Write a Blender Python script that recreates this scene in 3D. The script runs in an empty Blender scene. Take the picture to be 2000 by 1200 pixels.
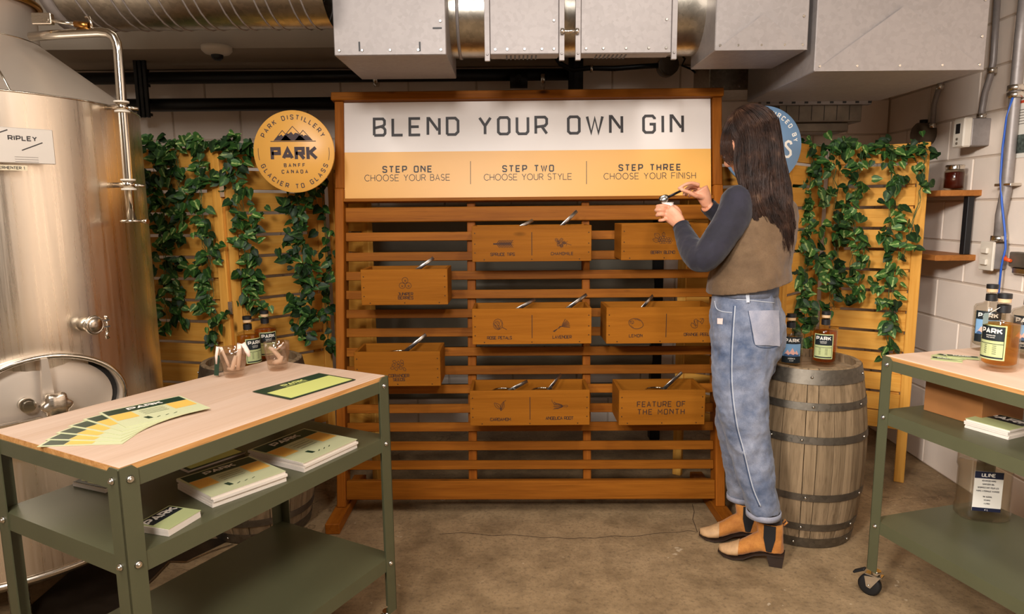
import bpy, bmesh, math, random
from mathutils import Vector, Matrix
from math import sin, cos, pi, radians
random.seed(7)
scene = bpy.context.scene
COL = scene.collection
# ------------------------------------------------------------------ camera
FPX = 1297.0; PITCH = radians(8.35); ROLL = radians(-.52); EYE = Vector((0, 0, 1.40))
FW = Vector((0, cos(PITCH), -sin(PITCH))); UP0 = Vector((0, sin(PITCH), cos(PITCH))); RT0 = Vector((1, 0, 0))
RT = cos(ROLL) * RT0 + sin(ROLL) * UP0; UP = -sin(ROLL) * RT0 + cos(ROLL) * UP0
cam = bpy.data.cameras.new('camera'); cam.sensor_width = 36; cam.lens = FPX * 36 / 2000
cam.clip_start = .05; cam.clip_end = 60
co = bpy.data.objects.new('camera', cam); COL.objects.link(co)
co.matrix_world = Matrix(((RT.x, UP.x, -FW.x, EYE.x), (RT.y, UP.y, -FW.y, EYE.y), (RT.z, UP.z, -FW.z, EYE.z), (0, 0, 0, 1)))
scene.camera = co
# ------------------------------------------------------------------ world, lights, exposure
world = bpy.data.worlds.new('world'); scene.world = world; world.use_nodes = True
world.node_tree.nodes['Background'].inputs[0].default_value = (.9, .75, .6, 1)
world.node_tree.nodes['Background'].inputs[1].default_value = .03
def area(name, loc, target, sx, sy, power, col):
    l = bpy.data.lights.new(name, 'AREA'); l.shape = 'RECTANGLE'; l.size = sx; l.size_y = sy; l.energy = power; l.color = col
    o = bpy.data.objects.new(name, l); COL.objects.link(o); o.location = loc
    if target is None: return o          # strip lights point straight down
    d = Vector(target) - Vector(loc); o.rotation_euler = d.to_track_quat('-Z', 'Y').to_euler()
    return o
area('ceiling_lamp_front', (-.3, -1.1, 2.66), (0.1, 3.2, 1.4), .6, .5, 100, (1, .955, .92))
area('right_wall_fill', (-1.7, -.9, 2.6), (2.25, 2.1, 1.0), .5, .5, 33, (1, .94, .88)).data.spread = radians(62)  # added fill with a narrow spread, only brightens the right wall
area('ceiling_strip_right', (0.75, .85, 2.9), None, .22, 1.7, 42, (1, .94, .88))
area('ceiling_strip_left', (-1.1, .45, 2.9), None, .22, 1.7, 50, (1, .94, .88))
scene.view_settings.view_transform = 'Standard'; scene.view_settings.look = 'None'
scene.view_settings.exposure = -0.30; scene.view_settings.gamma = 1.0
scene.view_settings.use_curve_mapping = False
scene.cycles.transparent_max_bounces = 40
# ------------------------------------------------------------------ placing from the measured camera
def ray(x, y): return FW + RT * ((x - 1000) / FPX) + UP * ((600 - y) / FPX)
def at_y(x, y, Y):
    d = ray(x, y); return EYE + d * (Y / d.y)
def at_z(x, y, Z):
    d = ray(x, y); return EYE + d * ((Z - EYE.z) / d.z)
def at_pl(x, y, p, n):
    d = ray(x, y); n = Vector(n); return EYE + d * ((Vector(p) - EYE).dot(n) / d.dot(n))
# ------------------------------------------------------------------ materials
def lin(c):
    r = []
    for v in c[:3]:
        v /= 255.0; r.append(v / 12.92 if v <= .04045 else ((v + .055) / 1.055) ** 2.4)
    return (r[0], r[1], r[2], 1)
MATS = {}
def base_mat(name):
    m = bpy.data.materials.new(name); m.use_nodes = True; nt = m.node_tree
    return m, nt, nt.nodes['Principled BSDF']
def node(nt, t, **k):
    n = nt.nodes.new(t)
    for a, b in k.items():
        if isinstance(b, (int, float, tuple)) and a in n.inputs: n.inputs[a].default_value = b
        else: setattr(n, a, b)
    return n
def coords(nt, scale=(1, 1, 1), rand=True, src='Object'):
    tc = node(nt, 'ShaderNodeTexCoord'); mp = node(nt, 'ShaderNodeMapping'); mp.inputs['Scale'].default_value = scale
    nt.links.new(tc.outputs[src], mp.inputs['Vector'])
    if rand:
        oi = node(nt, 'ShaderNodeObjectInfo'); ad = node(nt, 'ShaderNodeVectorMath', operation='MULTIPLY_ADD')
        ad.inputs[1].default_value = (37.0, 53.0, 71.0)
        cb = node(nt, 'ShaderNodeCombineXYZ')
        for i in range(3): nt.links.new(oi.outputs['Random'], cb.inputs[i])
        nt.links.new(cb.outputs[0], ad.inputs[0]); nt.links.new(mp.outputs[0], ad.inputs[2]); return ad.outputs[0]
    return mp.outputs[0]
def ramp(nt, fac, stops):
    r = node(nt, 'ShaderNodeValToRGB'); el = r.color_ramp.elements
    while len(el) < len(stops): el.new(.5)
    for e, (p, c) in zip(el, stops): e.position = p; e.color = c
    nt.links.new(fac, r.inputs[0]); return r.outputs[0]
def mix(nt, a, b, fac, mode='MIX'):
    m = node(nt, 'ShaderNodeMix', data_type='RGBA', blend_type=mode)
    for s, v in ((6, a), (7, b), (0, fac)):
        if hasattr(v, 'links') or isinstance(v, bpy.types.NodeSocket): nt.links.new(v, m.inputs[s])
        else: m.inputs[s].default_value = v
    return m.outputs[2]
def bump(nt, b, h, strength, dist=.01):
    n = node(nt, 'ShaderNodeBump'); n.inputs['Strength'].default_value = strength; n.inputs['Distance'].default_value = dist
    nt.links.new(h, n.inputs['Height']); nt.links.new(n.outputs[0], b.inputs['Normal'])
def noise(nt, vec, scale, detail=4, rough=.5, dist=0):
    n = node(nt, 'ShaderNodeTexNoise'); n.inputs['Scale'].default_value = scale; n.inputs['Detail'].default_value = detail
    n.inputs['Roughness'].default_value = rough; n.inputs['Distortion'].default_value = dist
    nt.links.new(vec, n.inputs['Vector']); return n.outputs[0]
def plain(name, c, rough=.5, metal=0, var=.0, vs=20, bmp=0, bs=60, emit=None, coat=0):
    m, nt, b = base_mat(name); L = lin(c)
    b.inputs['Base Color'].default_value = L; b.inputs['Roughness'].default_value = rough; b.inputs['Metallic'].default_value = metal
    if coat: b.inputs['Coat Weight'].default_value = coat
    if var:
        v = coords(nt); f = noise(nt, v, vs, 5, .6)
        d = tuple(x * (1 - var) for x in L[:3]) + (1,); u = tuple(min(1, x * (1 + var)) for x in L[:3]) + (1,)
        nt.links.new(ramp(nt, f, [(.3, d), (.7, u)]), b.inputs['Base Color'])
    if bmp:
        v = coords(nt); bump(nt, b, noise(nt, v, bs, 4), bmp, .003)
    MATS[name] = m; return m
def wood(name, ca, cb_, axis=0, rough=.5, knots=True, s=1.0, grain=.5, coat=0):
    m, nt, b = base_mat(name)
    sc = [16 * s, 16 * s, 16 * s]; sc[axis] = .9 * s
    v = coords(nt, tuple(sc)); f = noise(nt, v, 1.6, 6, .62, .9)
    sc2 = [70 * s] * 3; sc2[axis] = 2.2 * s
    v2 = coords(nt, tuple(sc2)); f2 = noise(nt, v2, 2.0, 3, .6)
    A = lin(ca); B = lin(cb_)
    c = ramp(nt, f, [(.28, A), (.5, tuple((x + y) / 2 for x, y in zip(A, B))), (.72, B)])
    dk = tuple(x * .62 for x in A[:3]) + (1,)
    c = mix(nt, c, dk, ramp(nt, f2, [(.55, (0, 0, 0, 1)), (.75, (grain, grain, grain, 1))]))
    if knots:
        sk = [9 * s] * 3; sk[axis] = 3.2 * s
        vk = coords(nt, tuple(sk)); vo = node(nt, 'ShaderNodeTexVoronoi'); vo.inputs['Scale'].default_value = 1.0
        nt.links.new(vk, vo.inputs['Vector'])
        k = ramp(nt, vo.outputs['Distance'], [(.03, (1, 1, 1, 1)), (.11, (0, 0, 0, 1))])
        c = mix(nt, c, tuple(x * .22 for x in A[:3]) + (1,), k)
    oi = node(nt, 'ShaderNodeObjectInfo'); hs = node(nt, 'ShaderNodeHueSaturation')
    mr = node(nt, 'ShaderNodeMapRange'); mr.inputs[3].default_value = .86; mr.inputs[4].default_value = 1.12
    nt.links.new(oi.outputs['Random'], mr.inputs[0]); nt.links.new(mr.outputs[0], hs.inputs['Value']); nt.links.new(c, hs.inputs['Color'])
    nt.links.new(hs.outputs[0], b.inputs['Base Color']); b.inputs['Roughness'].default_value = rough; b.inputs['Specular IOR Level'].default_value = .1
    if coat: b.inputs['Coat Weight'].default_value = coat; b.inputs['Coat Roughness'].default_value = .3
    bump(nt, b, f2, .25, .002)
    MATS[name] = m; return m
def metal(name, c, rough=.3, aniso=0, brush=None, spangle=0, metallic=1.0, dirt=0):
    m, nt, b = base_mat(name); L = lin(c)
    b.inputs['Base Color'].default_value = L; b.inputs['Metallic'].default_value = metallic; b.inputs['Roughness'].default_value = rough
    if brush:
        v = coords(nt, brush); f = noise(nt, v, 1.0, 5, .7)
        nt.links.new(ramp(nt, f, [(.3, (rough * .75,) * 3 + (1,)), (.7, (rough * 1.3,) * 3 + (1,))]), b.inputs['Roughness'])
        bump(nt, b, f, .05, .001)
    if spangle:
        v = coords(nt); vo = node(nt, 'ShaderNodeTexVoronoi'); vo.inputs['Scale'].default_value = 70
        nt.links.new(v, vo.inputs['Vector'])
        f = noise(nt, v, 6, 4)
        bw = node(nt, 'ShaderNodeRGBToBW'); nt.links.new(vo.outputs['Color'], bw.inputs[0])
        s = mix(nt, bw.outputs[0], f, .6)
        d = tuple(x * (1 - spangle) for x in L[:3]) + (1,)
        nt.links.new(ramp(nt, s, [(.3, d), (.6, L)]), b.inputs['Base Color'])
    MATS[name] = m; return m
def glass(name, c, rough=.02, ior=1.45):
    m, nt, b = base_mat(name); b.inputs['Base Color'].default_value = lin(c); b.inputs['Transmission Weight'].default_value = 1
    b.inputs['Roughness'].default_value = rough; b.inputs['IOR'].default_value = ior; MATS[name] = m; return m
def clear(name, tint, body=0.0, bodycol=(255, 255, 255), ior=1.45, rough=.03):
    """thin clear glass or coloured liquid: see-through, a little of its own colour, mirror glints at grazing angles"""
    m, nt, b = base_mat(name); out = nt.nodes['Material Output']; nt.nodes.remove(b)
    tr = node(nt, 'ShaderNodeBsdfTransparent'); tr.inputs[0].default_value = lin(tint)
    df = node(nt, 'ShaderNodeBsdfTranslucent'); df.inputs[0].default_value = lin(bodycol)
    m1 = node(nt, 'ShaderNodeMixShader'); m1.inputs[0].default_value = body; nt.links.new(tr.outputs[0], m1.inputs[1]); nt.links.new(df.outputs[0], m1.inputs[2])
    gl = node(nt, 'ShaderNodeBsdfGlossy'); gl.inputs['Roughness'].default_value = rough; fr = node(nt, 'ShaderNodeFresnel'); fr.inputs[0].default_value = ior; ge = node(nt, 'ShaderNodeNewGeometry'); iv = node(nt, 'ShaderNodeMath', operation='SUBTRACT'); iv.inputs[0].default_value = 1.0; nt.links.new(ge.outputs['Backfacing'], iv.inputs[1]); mu = node(nt, 'ShaderNodeMath', operation='MULTIPLY'); nt.links.new(fr.outputs[0], mu.inputs[0]); nt.links.new(iv.outputs[0], mu.inputs[1])
    m2 = node(nt, 'ShaderNodeMixShader'); nt.links.new(mu.outputs[0], m2.inputs[0]); nt.links.new(m1.outputs[0], m2.inputs[1]); nt.links.new(gl.outputs[0], m2.inputs[2])
    nt.links.new(m2.outputs[0], out.inputs['Surface']); MATS[name] = m; return m
CEDAR_X = wood('cedar_stained_x', (120, 65, 12), (156, 94, 26), 0, .5, s=1.0)
CEDAR_Z = wood('cedar_stained_z', (128, 68, 14), (164, 96, 30), 2, .5)
CEDAR_Y = wood('cedar_stained_y', (128, 68, 14), (160, 94, 28), 1, .5)
BOXW = wood('box_cedar', (130, 76, 15), (157, 97, 27), 0, .5, s=.8, grain=.22)
BOXY = wood('box_cedar_side', (128, 74, 15), (154, 94, 27), 1, .5, s=.8, grain=.22)
PINE_X = wood('pine_slat', (196, 134, 50), (218, 164, 78), 0, .55, grain=.25)
PINE_Z = wood('pine_stile', (196, 134, 50), (222, 168, 82), 2, .55, grain=.25)
PLY = wood('plywood_face', (198, 166, 140), (214, 186, 164), 0, .5, knots=False, s=.55, grain=.18)
PLYEDGE = wood('plywood_edge', (178, 122, 66), (216, 164, 104), 0, .6, knots=False, s=2, grain=.6)
GREEN = plain('sage_green_paint', (82, 82, 58), .42, 0, .05, 9, .05, 300)
STEEL = metal('brushed_steel', (214, 202, 186), .27, brush=(3, 3, 90))
STEELV = metal('brushed_steel_tank', (234, 220, 202), .30, brush=(60, 60, 1.2))
CHROME = metal('polished_steel', (225, 218, 206), .14)
ZINC = metal('zinc_bolt', (220, 214, 204), .25)
GALV = metal('galvanised_sheet', (152, 144, 140), .5, spangle=.12, metallic=.4)
GALVD = metal('galvanised_duct', (190, 182, 168), .30, spangle=.25)
HOOP = metal('barrel_hoop_steel', (128, 120, 108), .55, spangle=.3)
BLACKP = plain('black_pipe', (18, 17, 15), .45, .3)
BLACK = plain('matte_black', (20, 20, 22), .5)
INK = plain('black_ink', (40, 33, 32), .5)
BURN = plain('burnt_engraving', (52, 24, 8), .7)
WHITE = plain('white_card', (232, 226, 214), .6)
CREAM = plain('cream_plastic', (222, 212, 196), .45)
# ------------------------------------------------------------------ mesh builder
class M:
    def __init__(s): s.v = []; s.f = []; s.m = []; s.T = Matrix.Identity(4); s.cur = 0; s.sm = []; s.smooth = False
    def add(s, vs, fs):
        o = len(s.v)
        for p in vs: s.v.append(tuple(s.T @ Vector(p)))
        for f in fs: s.f.append([i + o for i in f]); s.m.append(s.cur); s.sm.append(s.smooth)
        return s
    def box(s, x0, x1, y0, y1, z0, z1, b=0):
        if b <= 0:
            return s.add([(x, y, z) for x in (x0, x1) for y in (y0, y1) for z in (z0, z1)],
                         [(0, 1, 3, 2), (4, 6, 7, 5), (0, 4, 5, 1), (2, 3, 7, 6), (0, 2, 6, 4), (1, 5, 7, 3)])
        b = min(b, abs(x1 - x0) * .45, abs(y1 - y0) * .45, abs(z1 - z0) * .45)
        X = (x0, x1); Y = (y0, y1); Z = (z0, z1); vs = []; idx = {}
        for i in (0, 1):
            for j in (0, 1):
                for k in (0, 1):
                    sx = b if i == 0 else -b; sy = b if j == 0 else -b; sz = b if k == 0 else -b
                    for a, p in enumerate(((X[i], Y[j] + sy, Z[k] + sz), (X[i] + sx, Y[j], Z[k] + sz), (X[i] + sx, Y[j] + sy, Z[k]))):
                        idx[(i, j, k, a)] = len(vs); vs.append(p)
        F = []
        for i in (0, 1):
            q = [idx[(i, j, k, 0)] for j, k in ((0, 0), (1, 0), (1, 1), (0, 1))]; F.append(q if i else q[::-1])
            q = [idx[(j, i, k, 1)] for j, k in ((0, 0), (1, 0), (1, 1), (0, 1))]; F.append(q[::-1] if i else q)
            q = [idx[(j, k, i, 2)] for j, k in ((0, 0), (1, 0), (1, 1), (0, 1))]; F.append(q if i else q[::-1])
        for i in (0, 1):
            for j in (0, 1):
                F.append([idx[(i, j, 0, 0)], idx[(i, j, 1, 0)], idx[(i, j, 1, 1)], idx[(i, j, 0, 1)]])
                F.append([idx[(i, 0, j, 0)], idx[(i, 1, j, 0)], idx[(i, 1, j, 2)], idx[(i, 0, j, 2)]])
                F.append([idx[(0, i, j, 1)], idx[(1, i, j, 1)], idx[(1, i, j, 2)], idx[(0, i, j, 2)]])
                for k in (0, 1): F.append([idx[(i, j, k, a)] for a in range(3)])
        return s.add(vs, F)
    def hexa(s, p):   # 8 corners: bottom 4 ccw, top 4 ccw
        return s.add(p, [(3, 2, 1, 0), (4, 5, 6, 7), (0, 1, 5, 4), (1, 2, 6, 5), (2, 3, 7, 6), (3, 0, 4, 7)])
    def tube(s, pts, r, n=12, cap=True, up=None, closed=False):
        pts = [Vector(p) for p in pts]; N = len(pts); rs = r if isinstance(r, (list, tuple)) else [r] * N
        vs = []; fs = []; u = None
        for i, p in enumerate(pts):
            if closed: t = (pts[(i + 1) % N] - pts[i - 1])
            else: t = (pts[min(i + 1, N - 1)] - pts[max(i - 1, 0)])
            t = t.normalized() if t.length > 1e-9 else Vector((0, 0, 1))
            if u is None:
                a = Vector(up) if up else (Vector((0, 0, 1)) if abs(t.z) < .9 else Vector((1, 0, 0)))
                u = (a - t * a.dot(t)).normalized()
            else:
                u = u - t * u.dot(t); u = u.normalized() if u.length > 1e-6 else t.orthogonal().normalized()
            w = t.cross(u)
            rr = rs[i]; ra, rb = rr if isinstance(rr, tuple) else (rr, rr)
            for k in range(n):
                a = 2 * pi * k / n; vs.append(p + u * (cos(a) * ra) + w * (sin(a) * rb))
        for i in range(N if closed else N - 1):
            j = (i + 1) % N
            for k in range(n): fs.append((i * n + k, i * n + (k + 1) % n, j * n + (k + 1) % n, j * n + k))
        if cap and not closed: fs.append(tuple(range(n))[::-1]); fs.append(tuple((N - 1) * n + k for k in range(n)))
        sm = s.smooth; s.smooth = True; s.add(vs, fs); s.smooth = sm
        if cap and not closed: s.sm[-1] = s.sm[-2] = False
        return s
    def lathe(s, prof, n=32, cap=False, sx=1, sy=1, p=2.0):
        vs = []; fs = []; N = len(prof)
        for (r, z) in prof:
            for k in range(n):
                a = 2 * pi * k / n; c, d = cos(a), sin(a)
                if p != 2.0:
                    q = (abs(c) ** p + abs(d) ** p) ** (-1 / p); c *= q; d *= q
                vs.append((r * c * sx, r * d * sy, z))
        for i in range(N - 1):
            if prof[i] == prof[i + 1]: continue     # doubled profile point = hard edge
            for k in range(n): fs.append((i * n + k, i * n + (k + 1) % n, (i + 1) * n + (k + 1) % n, (i + 1) * n + k))
        sm = s.smooth; s.smooth = True; s.add(vs, fs); s.smooth = sm
        if cap:
            o = len(s.v) - len(vs); s.f.append([o + k for k in range(n)][::-1]); s.f.append([o + (N - 1) * n + k for k in range(n)])
            s.m += [s.cur] * 2; s.sm += [False] * 2
        return s
    def sphere(s, c, r, n=12, sc=(1, 1, 1)):
        prof = [(max(1e-4, sin(pi * i / (n // 2))) * r, -cos(pi * i / (n // 2)) * r) for i in range(n // 2 + 1)]
        T = s.T; s.T = T @ Matrix.Translation(c) @ Matrix.Diagonal((sc[0], sc[1], sc[2], 1)); s.lathe(prof, n, True); s.T = T; return s
    def ribbon(s, pts, w, fn, closed=False):
        P = [Vector((a, b)) for a, b in pts]; N = len(P)
        if N < 2: return s
        vs = []; fs = []
        for i, p in enumerate(P):
            a = P[i - 1] if (i > 0 or closed) else None; b = P[(i + 1) % N] if (i < N - 1 or closed) else None
            d1 = (p - a).normalized() if a is not None and (p - a).length > 1e-9 else None
            d2 = (b - p).normalized() if b is not None and (b - p).length > 1e-9 else None
            d1 = d1 or d2 or Vector((1, 0)); d2 = d2 or d1
            n1 = Vector((-d1.y, d1.x)); n2 = Vector((-d2.y, d2.x)); nn = n1 + n2
            if nn.length < .2: nn = n1
            else: nn = nn.normalized(); nn = nn * min(1.9, 1 / max(.2, nn.dot(n1)))
            vs.append(fn(*(p + nn * (w / 2)))); vs.append(fn(*(p - nn * (w / 2))))
        for i in range(N if closed else N - 1):
            j = (i + 1) % N; fs.append((2 * i, 2 * i + 1, 2 * j + 1, 2 * j))
        s.nr = (getattr(s, 'nr', 0) + 1) % 8; a, b, c = Vector(vs[0]), Vector(vs[1]), Vector(vs[2]); nn = (b - a).cross(c - a)
        if nn.length > 1e-12:                              # crossing strokes must not share one plane
            nn = nn.normalized() * (s.nr * 4e-5 - 1.4e-4); vs = [Vector(v) + nn for v in vs]
        return s.add(vs, fs)
    def poly(s, pts, fn): return s.add([fn(a, b) for a, b in pts], [tuple(range(len(pts)))])
    def build(s, name, mats, parent=None, loc=None, rot=None, mw=None):
        me = bpy.data.meshes.new(name); me.from_pydata(s.v, [], s.f)
        if not isinstance(mats, (list, tuple)): mats = [mats]
        for m in mats: me.materials.append(m)
        me.polygons.foreach_set('material_index', s.m); me.polygons.foreach_set('use_smooth', s.sm)
        bm = bmesh.new(); bm.from_mesh(me); bmesh.ops.recalc_face_normals(bm, faces=bm.faces); bm.to_mesh(me); bm.free()
        return obj(name, me, parent, loc, rot, mw)
def obj(name, me, parent=None, loc=None, rot=None, mw=None):
    o = bpy.data.objects.new(name, me); COL.objects.link(o)
    if parent: o.parent = parent
    if mw is not None: o.matrix_basis = mw
    if loc is not None: o.location = loc
    if rot is not None: o.rotation_euler = rot
    return o
def tag(o, label=None, cat=None, group=None, kind=None):
    if label: o['label'] = label
    if cat: o['category'] = cat
    if group: o['group'] = group
    if kind: o['kind'] = kind
    return o
def thing(name, label, cat, loc=(0, 0, 0), rz=0, group=None, mw=None):
    o = bpy.data.objects.new(name, None); COL.objects.link(o); o.empty_display_size = .05
    if mw is not None: o.matrix_world = mw
    else: o.location = loc; o.rotation_euler = (0, 0, rz)
    return tag(o, label, cat, group)
def struct(name, mb, mats, **k):
    o = mb.build(name, mats, **k); o['kind'] = 'structure'; return o
def copy_tree(o, parent=None):
    c = o.copy(); COL.objects.link(c)
    if parent: c.parent = parent
    for ch in list(o.children): copy_tree(ch, c)
    return c
def frame(o, x, y, z):
    x = Vector(x); y = Vector(y); z = Vector(z); o = Vector(o)
    return Matrix(((x.x, y.x, z.x, o.x), (x.y, y.y, z.y, o.y), (x.z, y.z, z.z, o.z), (0, 0, 0, 1)))
# ------------------------------------------------------------------ stroke lettering (grid 4 wide, 6 high)
def arc(cx, cy, rx, ry, a0, a1, n=8): return [(cx + rx * cos(radians(a0 + (a1 - a0) * i / n)), cy + ry * sin(radians(a0 + (a1 - a0) * i / n))) for i in range(n + 1)]
G = {
 'A': (4, [[(0, 0), (2, 6), (4, 0)], [(.8, 1.9), (3.2, 1.9)]]),
 'B': (4, [[(0, 0), (0, 6), (3.2, 6), (3.8, 5.3), (3.8, 4), (3.3, 3.4), (0, 2.6)], [(2.4, 3.2), (3.4, 2.8), (4, 2), (4, .7), (3.4, 0), (0, 0)]]),
 'C': (4, [[(4, 4.6), (4, 5.2), (3.3, 6), (.7, 6), (0, 5.2), (0, .8), (.7, 0), (3.3, 0), (4, .8), (4, 1.4)]]),
 'D': (4, [[(0, 0), (0, 6), (3, 6), (4, 5), (4, 1), (3, 0), (0, 0)]]),
 'E': (3.8, [[(3.8, 6), (0, 6), (0, 0), (3.8, 0)], [(0, 3), (3.3, 3)]]),
 'F': (3.6, [[(3.8, 6), (0, 6), (0, 0)], [(0, 3), (3.2, 3)]]),
 'G': (4, [[(4, 4.8), (4, 5.2), (3.3, 6), (.7, 6), (0, 5.2), (0, .8), (.7, 0), (3.3, 0), (4, .8), (4, 3), (2.2, 3)]]),
 'H': (4, [[(0, 0), (0, 6)], [(4, 0), (4, 6)], [(0, 3), (4, 3)]]),
 'I': (.3, [[(.15, 0), (.15, 6)]]),
 'J': (3.4, [[(.6, 6), (3.4, 6), (3.4, .8), (2.7, 0), (.7, 0), (0, .8), (0, 1.4)]]),
 'K': (4, [[(0, 0), (0, 6)], [(3.8, 6), (.3, 2.9)], [(1.4, 3.7), (4, 0)]]),
 'L': (3.4, [[(0, 6), (0, 0), (3.6, 0)]]),
 'M': (4.6, [[(0, 0), (0, 6), (2.3, 2.2), (4.6, 6), (4.6, 0)]]),
 'N': (4.2, [[(0, 0), (0, 6), (.5, 6), (3.7, 1.6)], [(4.2, 0), (4.2, 6)]]),
 'O': (4, [[(.7, 0), (3.3, 0), (4, .7), (4, 5.3), (3.3, 6), (.7, 6), (0, 5.3), (0, .7), (.7, 0), (1, 0)]]),
 'P': (4, [[(0, 0), (0, 6), (3.3, 6), (4, 5.3), (4, 3.6), (3.3, 2.6), (0, 2.1)]]),
 'R': (4, [[(0, 0), (0, 6), (3.3, 6), (4, 5.3), (4, 3.6), (3.3, 2.8), (0, 2.4)], [(2.2, 2.6), (4, 0)]]),
 'S': (3.8, [[(3.8, 4.7), (3.8, 5.3), (3.1, 6), (.7, 6), (0, 5.3), (0, 4), (.5, 3.4), (3.3, 2.6), (3.8, 2), (3.8, .7), (3.1, 0), (.7, 0), (0, .7), (0, 1.3)]]),
 'T': (4, [[(0, 6), (4, 6)], [(2, 6), (2, 0)]]),
 'U': (4, [[(0, 6), (0, .8), (.7, 0), (3.3, 0), (4, .8), (4, 6)]]),
 'V': (4, [[(0, 6), (2, 0), (4, 6)]]),
 'W': (5.6, [[(0, 6), (1.5, 0), (2.8, 5.4), (4.1, 0), (5.6, 6)]]),
 'X': (4, [[(0, 0), (4, 6)], [(0, 6), (4, 0)]]),
 'Y': (4, [[(0, 6), (2, 3), (4, 6)], [(2, 3), (2, 0)]]),
 'Z': (4, [[(0, 6), (4, 6), (0, 0), (4, 0)]]),
 ' ': (2.2, []), "'": (.6, [[(.3, 6), (.3, 4.6)]]), '-': (2.5, [[(0, 3), (2.5, 3)]]), '.': (.4, [[(.2, 0), (.2, .5)]]),
 '1': (1.5, [[(0, 5), (1, 6), (1, 0)]]), '2': (4, [[(0, 5.2), (.7, 6), (3.3, 6), (4, 5.2), (4, 3.8), (0, 0), (4, 0)]]),
 '5': (4, [[(4, 6), (0, 6), (0, 3.4), (3.2, 3.4), (4, 2.6), (4, .8), (3.2, 0), (0, 0)]]), '0': (4, [[(.7, 0), (3.3, 0), (4, .7), (4, 5.3), (3.3, 6), (.7, 6), (0, 5.3), (0, .7), (.7, 0), (1, 0)]]),
 '4': (4, [[(3, 0), (3, 6), (0, 1.8), (4, 1.8)]]), '7': (4, [[(0, 6), (4, 6), (1.5, 0)]])}
GR = dict(G)
GR.update({
 'O': (5.4, [arc(2.7, 3, 2.7, 3.05, 90, 450, 24)]),
 'C': (4.6, [arc(2.7, 3, 2.7, 3.05, 45, 315, 18)]),
 'S': (3.4, [arc(1.7, 4.45, 1.55, 1.6, 30, 270, 10) + arc(1.7, 1.45, 1.7, 1.5, 90, -150, 10)]),
 'U': (4, [[(0, 6)] + arc(2, 1.9, 2, 1.95, 180, 360, 10) + [(4, 6)]]),
 'G': (4.8, [arc(2.7, 3, 2.7, 3.05, 45, 340, 18) + [(5.2, 2.9), (3, 2.9)]]),
 'B': (3.6, [[(0, 0), (0, 6), (1.8, 6)] + arc(1.9, 4.6, 1.4, 1.4, 90, -90, 8) + [(0, 3.2)], [(1.9, 3.2)] + arc(2, 1.6, 1.6, 1.6, 90, -90, 8) + [(0, 0)]]),
 'R': (3.6, [[(0, 0), (0, 6), (2, 6)] + arc(2, 4.4, 1.6, 1.6, 90, -90, 8) + [(0, 2.8)], [(2, 2.8), (3.8, 0)]])})
def text_w(t, h, gap, font=G, xs=1): return sum((font.get(c, G[' '])[0] * xs + gap) for c in t) * h / 6 - gap * h / 6
def text(mb, t, cx, cy, h, th, fn, gap=1.5, font=G, xs=1.0, align='c', slant=0):
    W = text_w(t, h, gap, font, xs); x = cx - (W / 2 if align == 'c' else 0); k = h / 6
    for c in t:
        w, strokes = font.get(c, G[' '])
        for st in strokes: mb.ribbon([(x + a * k * xs + slant * b * k, cy - h / 2 + b * k) for a, b in st], th, fn)
        x += (w * xs + gap) * k
def text_words(name, mat, parent, t, cx, cy, h, th, fn, gap, font=G, xs=1.0):
    W = text_w(t, h, gap, font, xs); x = cx - W / 2; k = h / 6
    for wd in t.split(' '):
        w = text_w(wd, h, gap, font, xs); m = M(); text(m, wd, x, cy, h, th, fn, gap, font, xs, 'l'); m.build(name, mat, parent); x += w + gap * k + (G[' '][0] * xs + gap) * k
def text_arc(mb, t, cx, cy, R, h, th, fn, mid, gap=1.5, inside=False, font=G, xs=1):
    W = text_w(t, h, gap, font, xs); k = h / 6; x = -W / 2
    for c in t:
        w, strokes = font.get(c, G[' ']); xm = x + w * k * xs / 2
        ang = mid - (xm / R) if not inside else mid + (xm / R)
        for st in strokes:
            q = []
            for a, b in st:
                lx = (a * xs - w * xs / 2) * k; ly = b * k - h / 2
                if not inside: q.append((cx + cos(ang) * (R + ly) + sin(ang) * lx, cy + sin(ang) * (R + ly) - cos(ang) * lx))
                else: q.append((cx + cos(ang) * (R - ly) - sin(ang) * lx, cy + sin(ang) * (R - ly) + cos(ang) * lx))
            mb.ribbon(q, th, fn)
        x += (w * xs + gap) * k

def hard(prof):
    out = [prof[0]]
    for p in prof[1:-1]: out += [p, p]
    return out + [prof[-1]]
STEELC = metal('satin_steel', (214, 200, 184), .42, metallic=.7)
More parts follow.
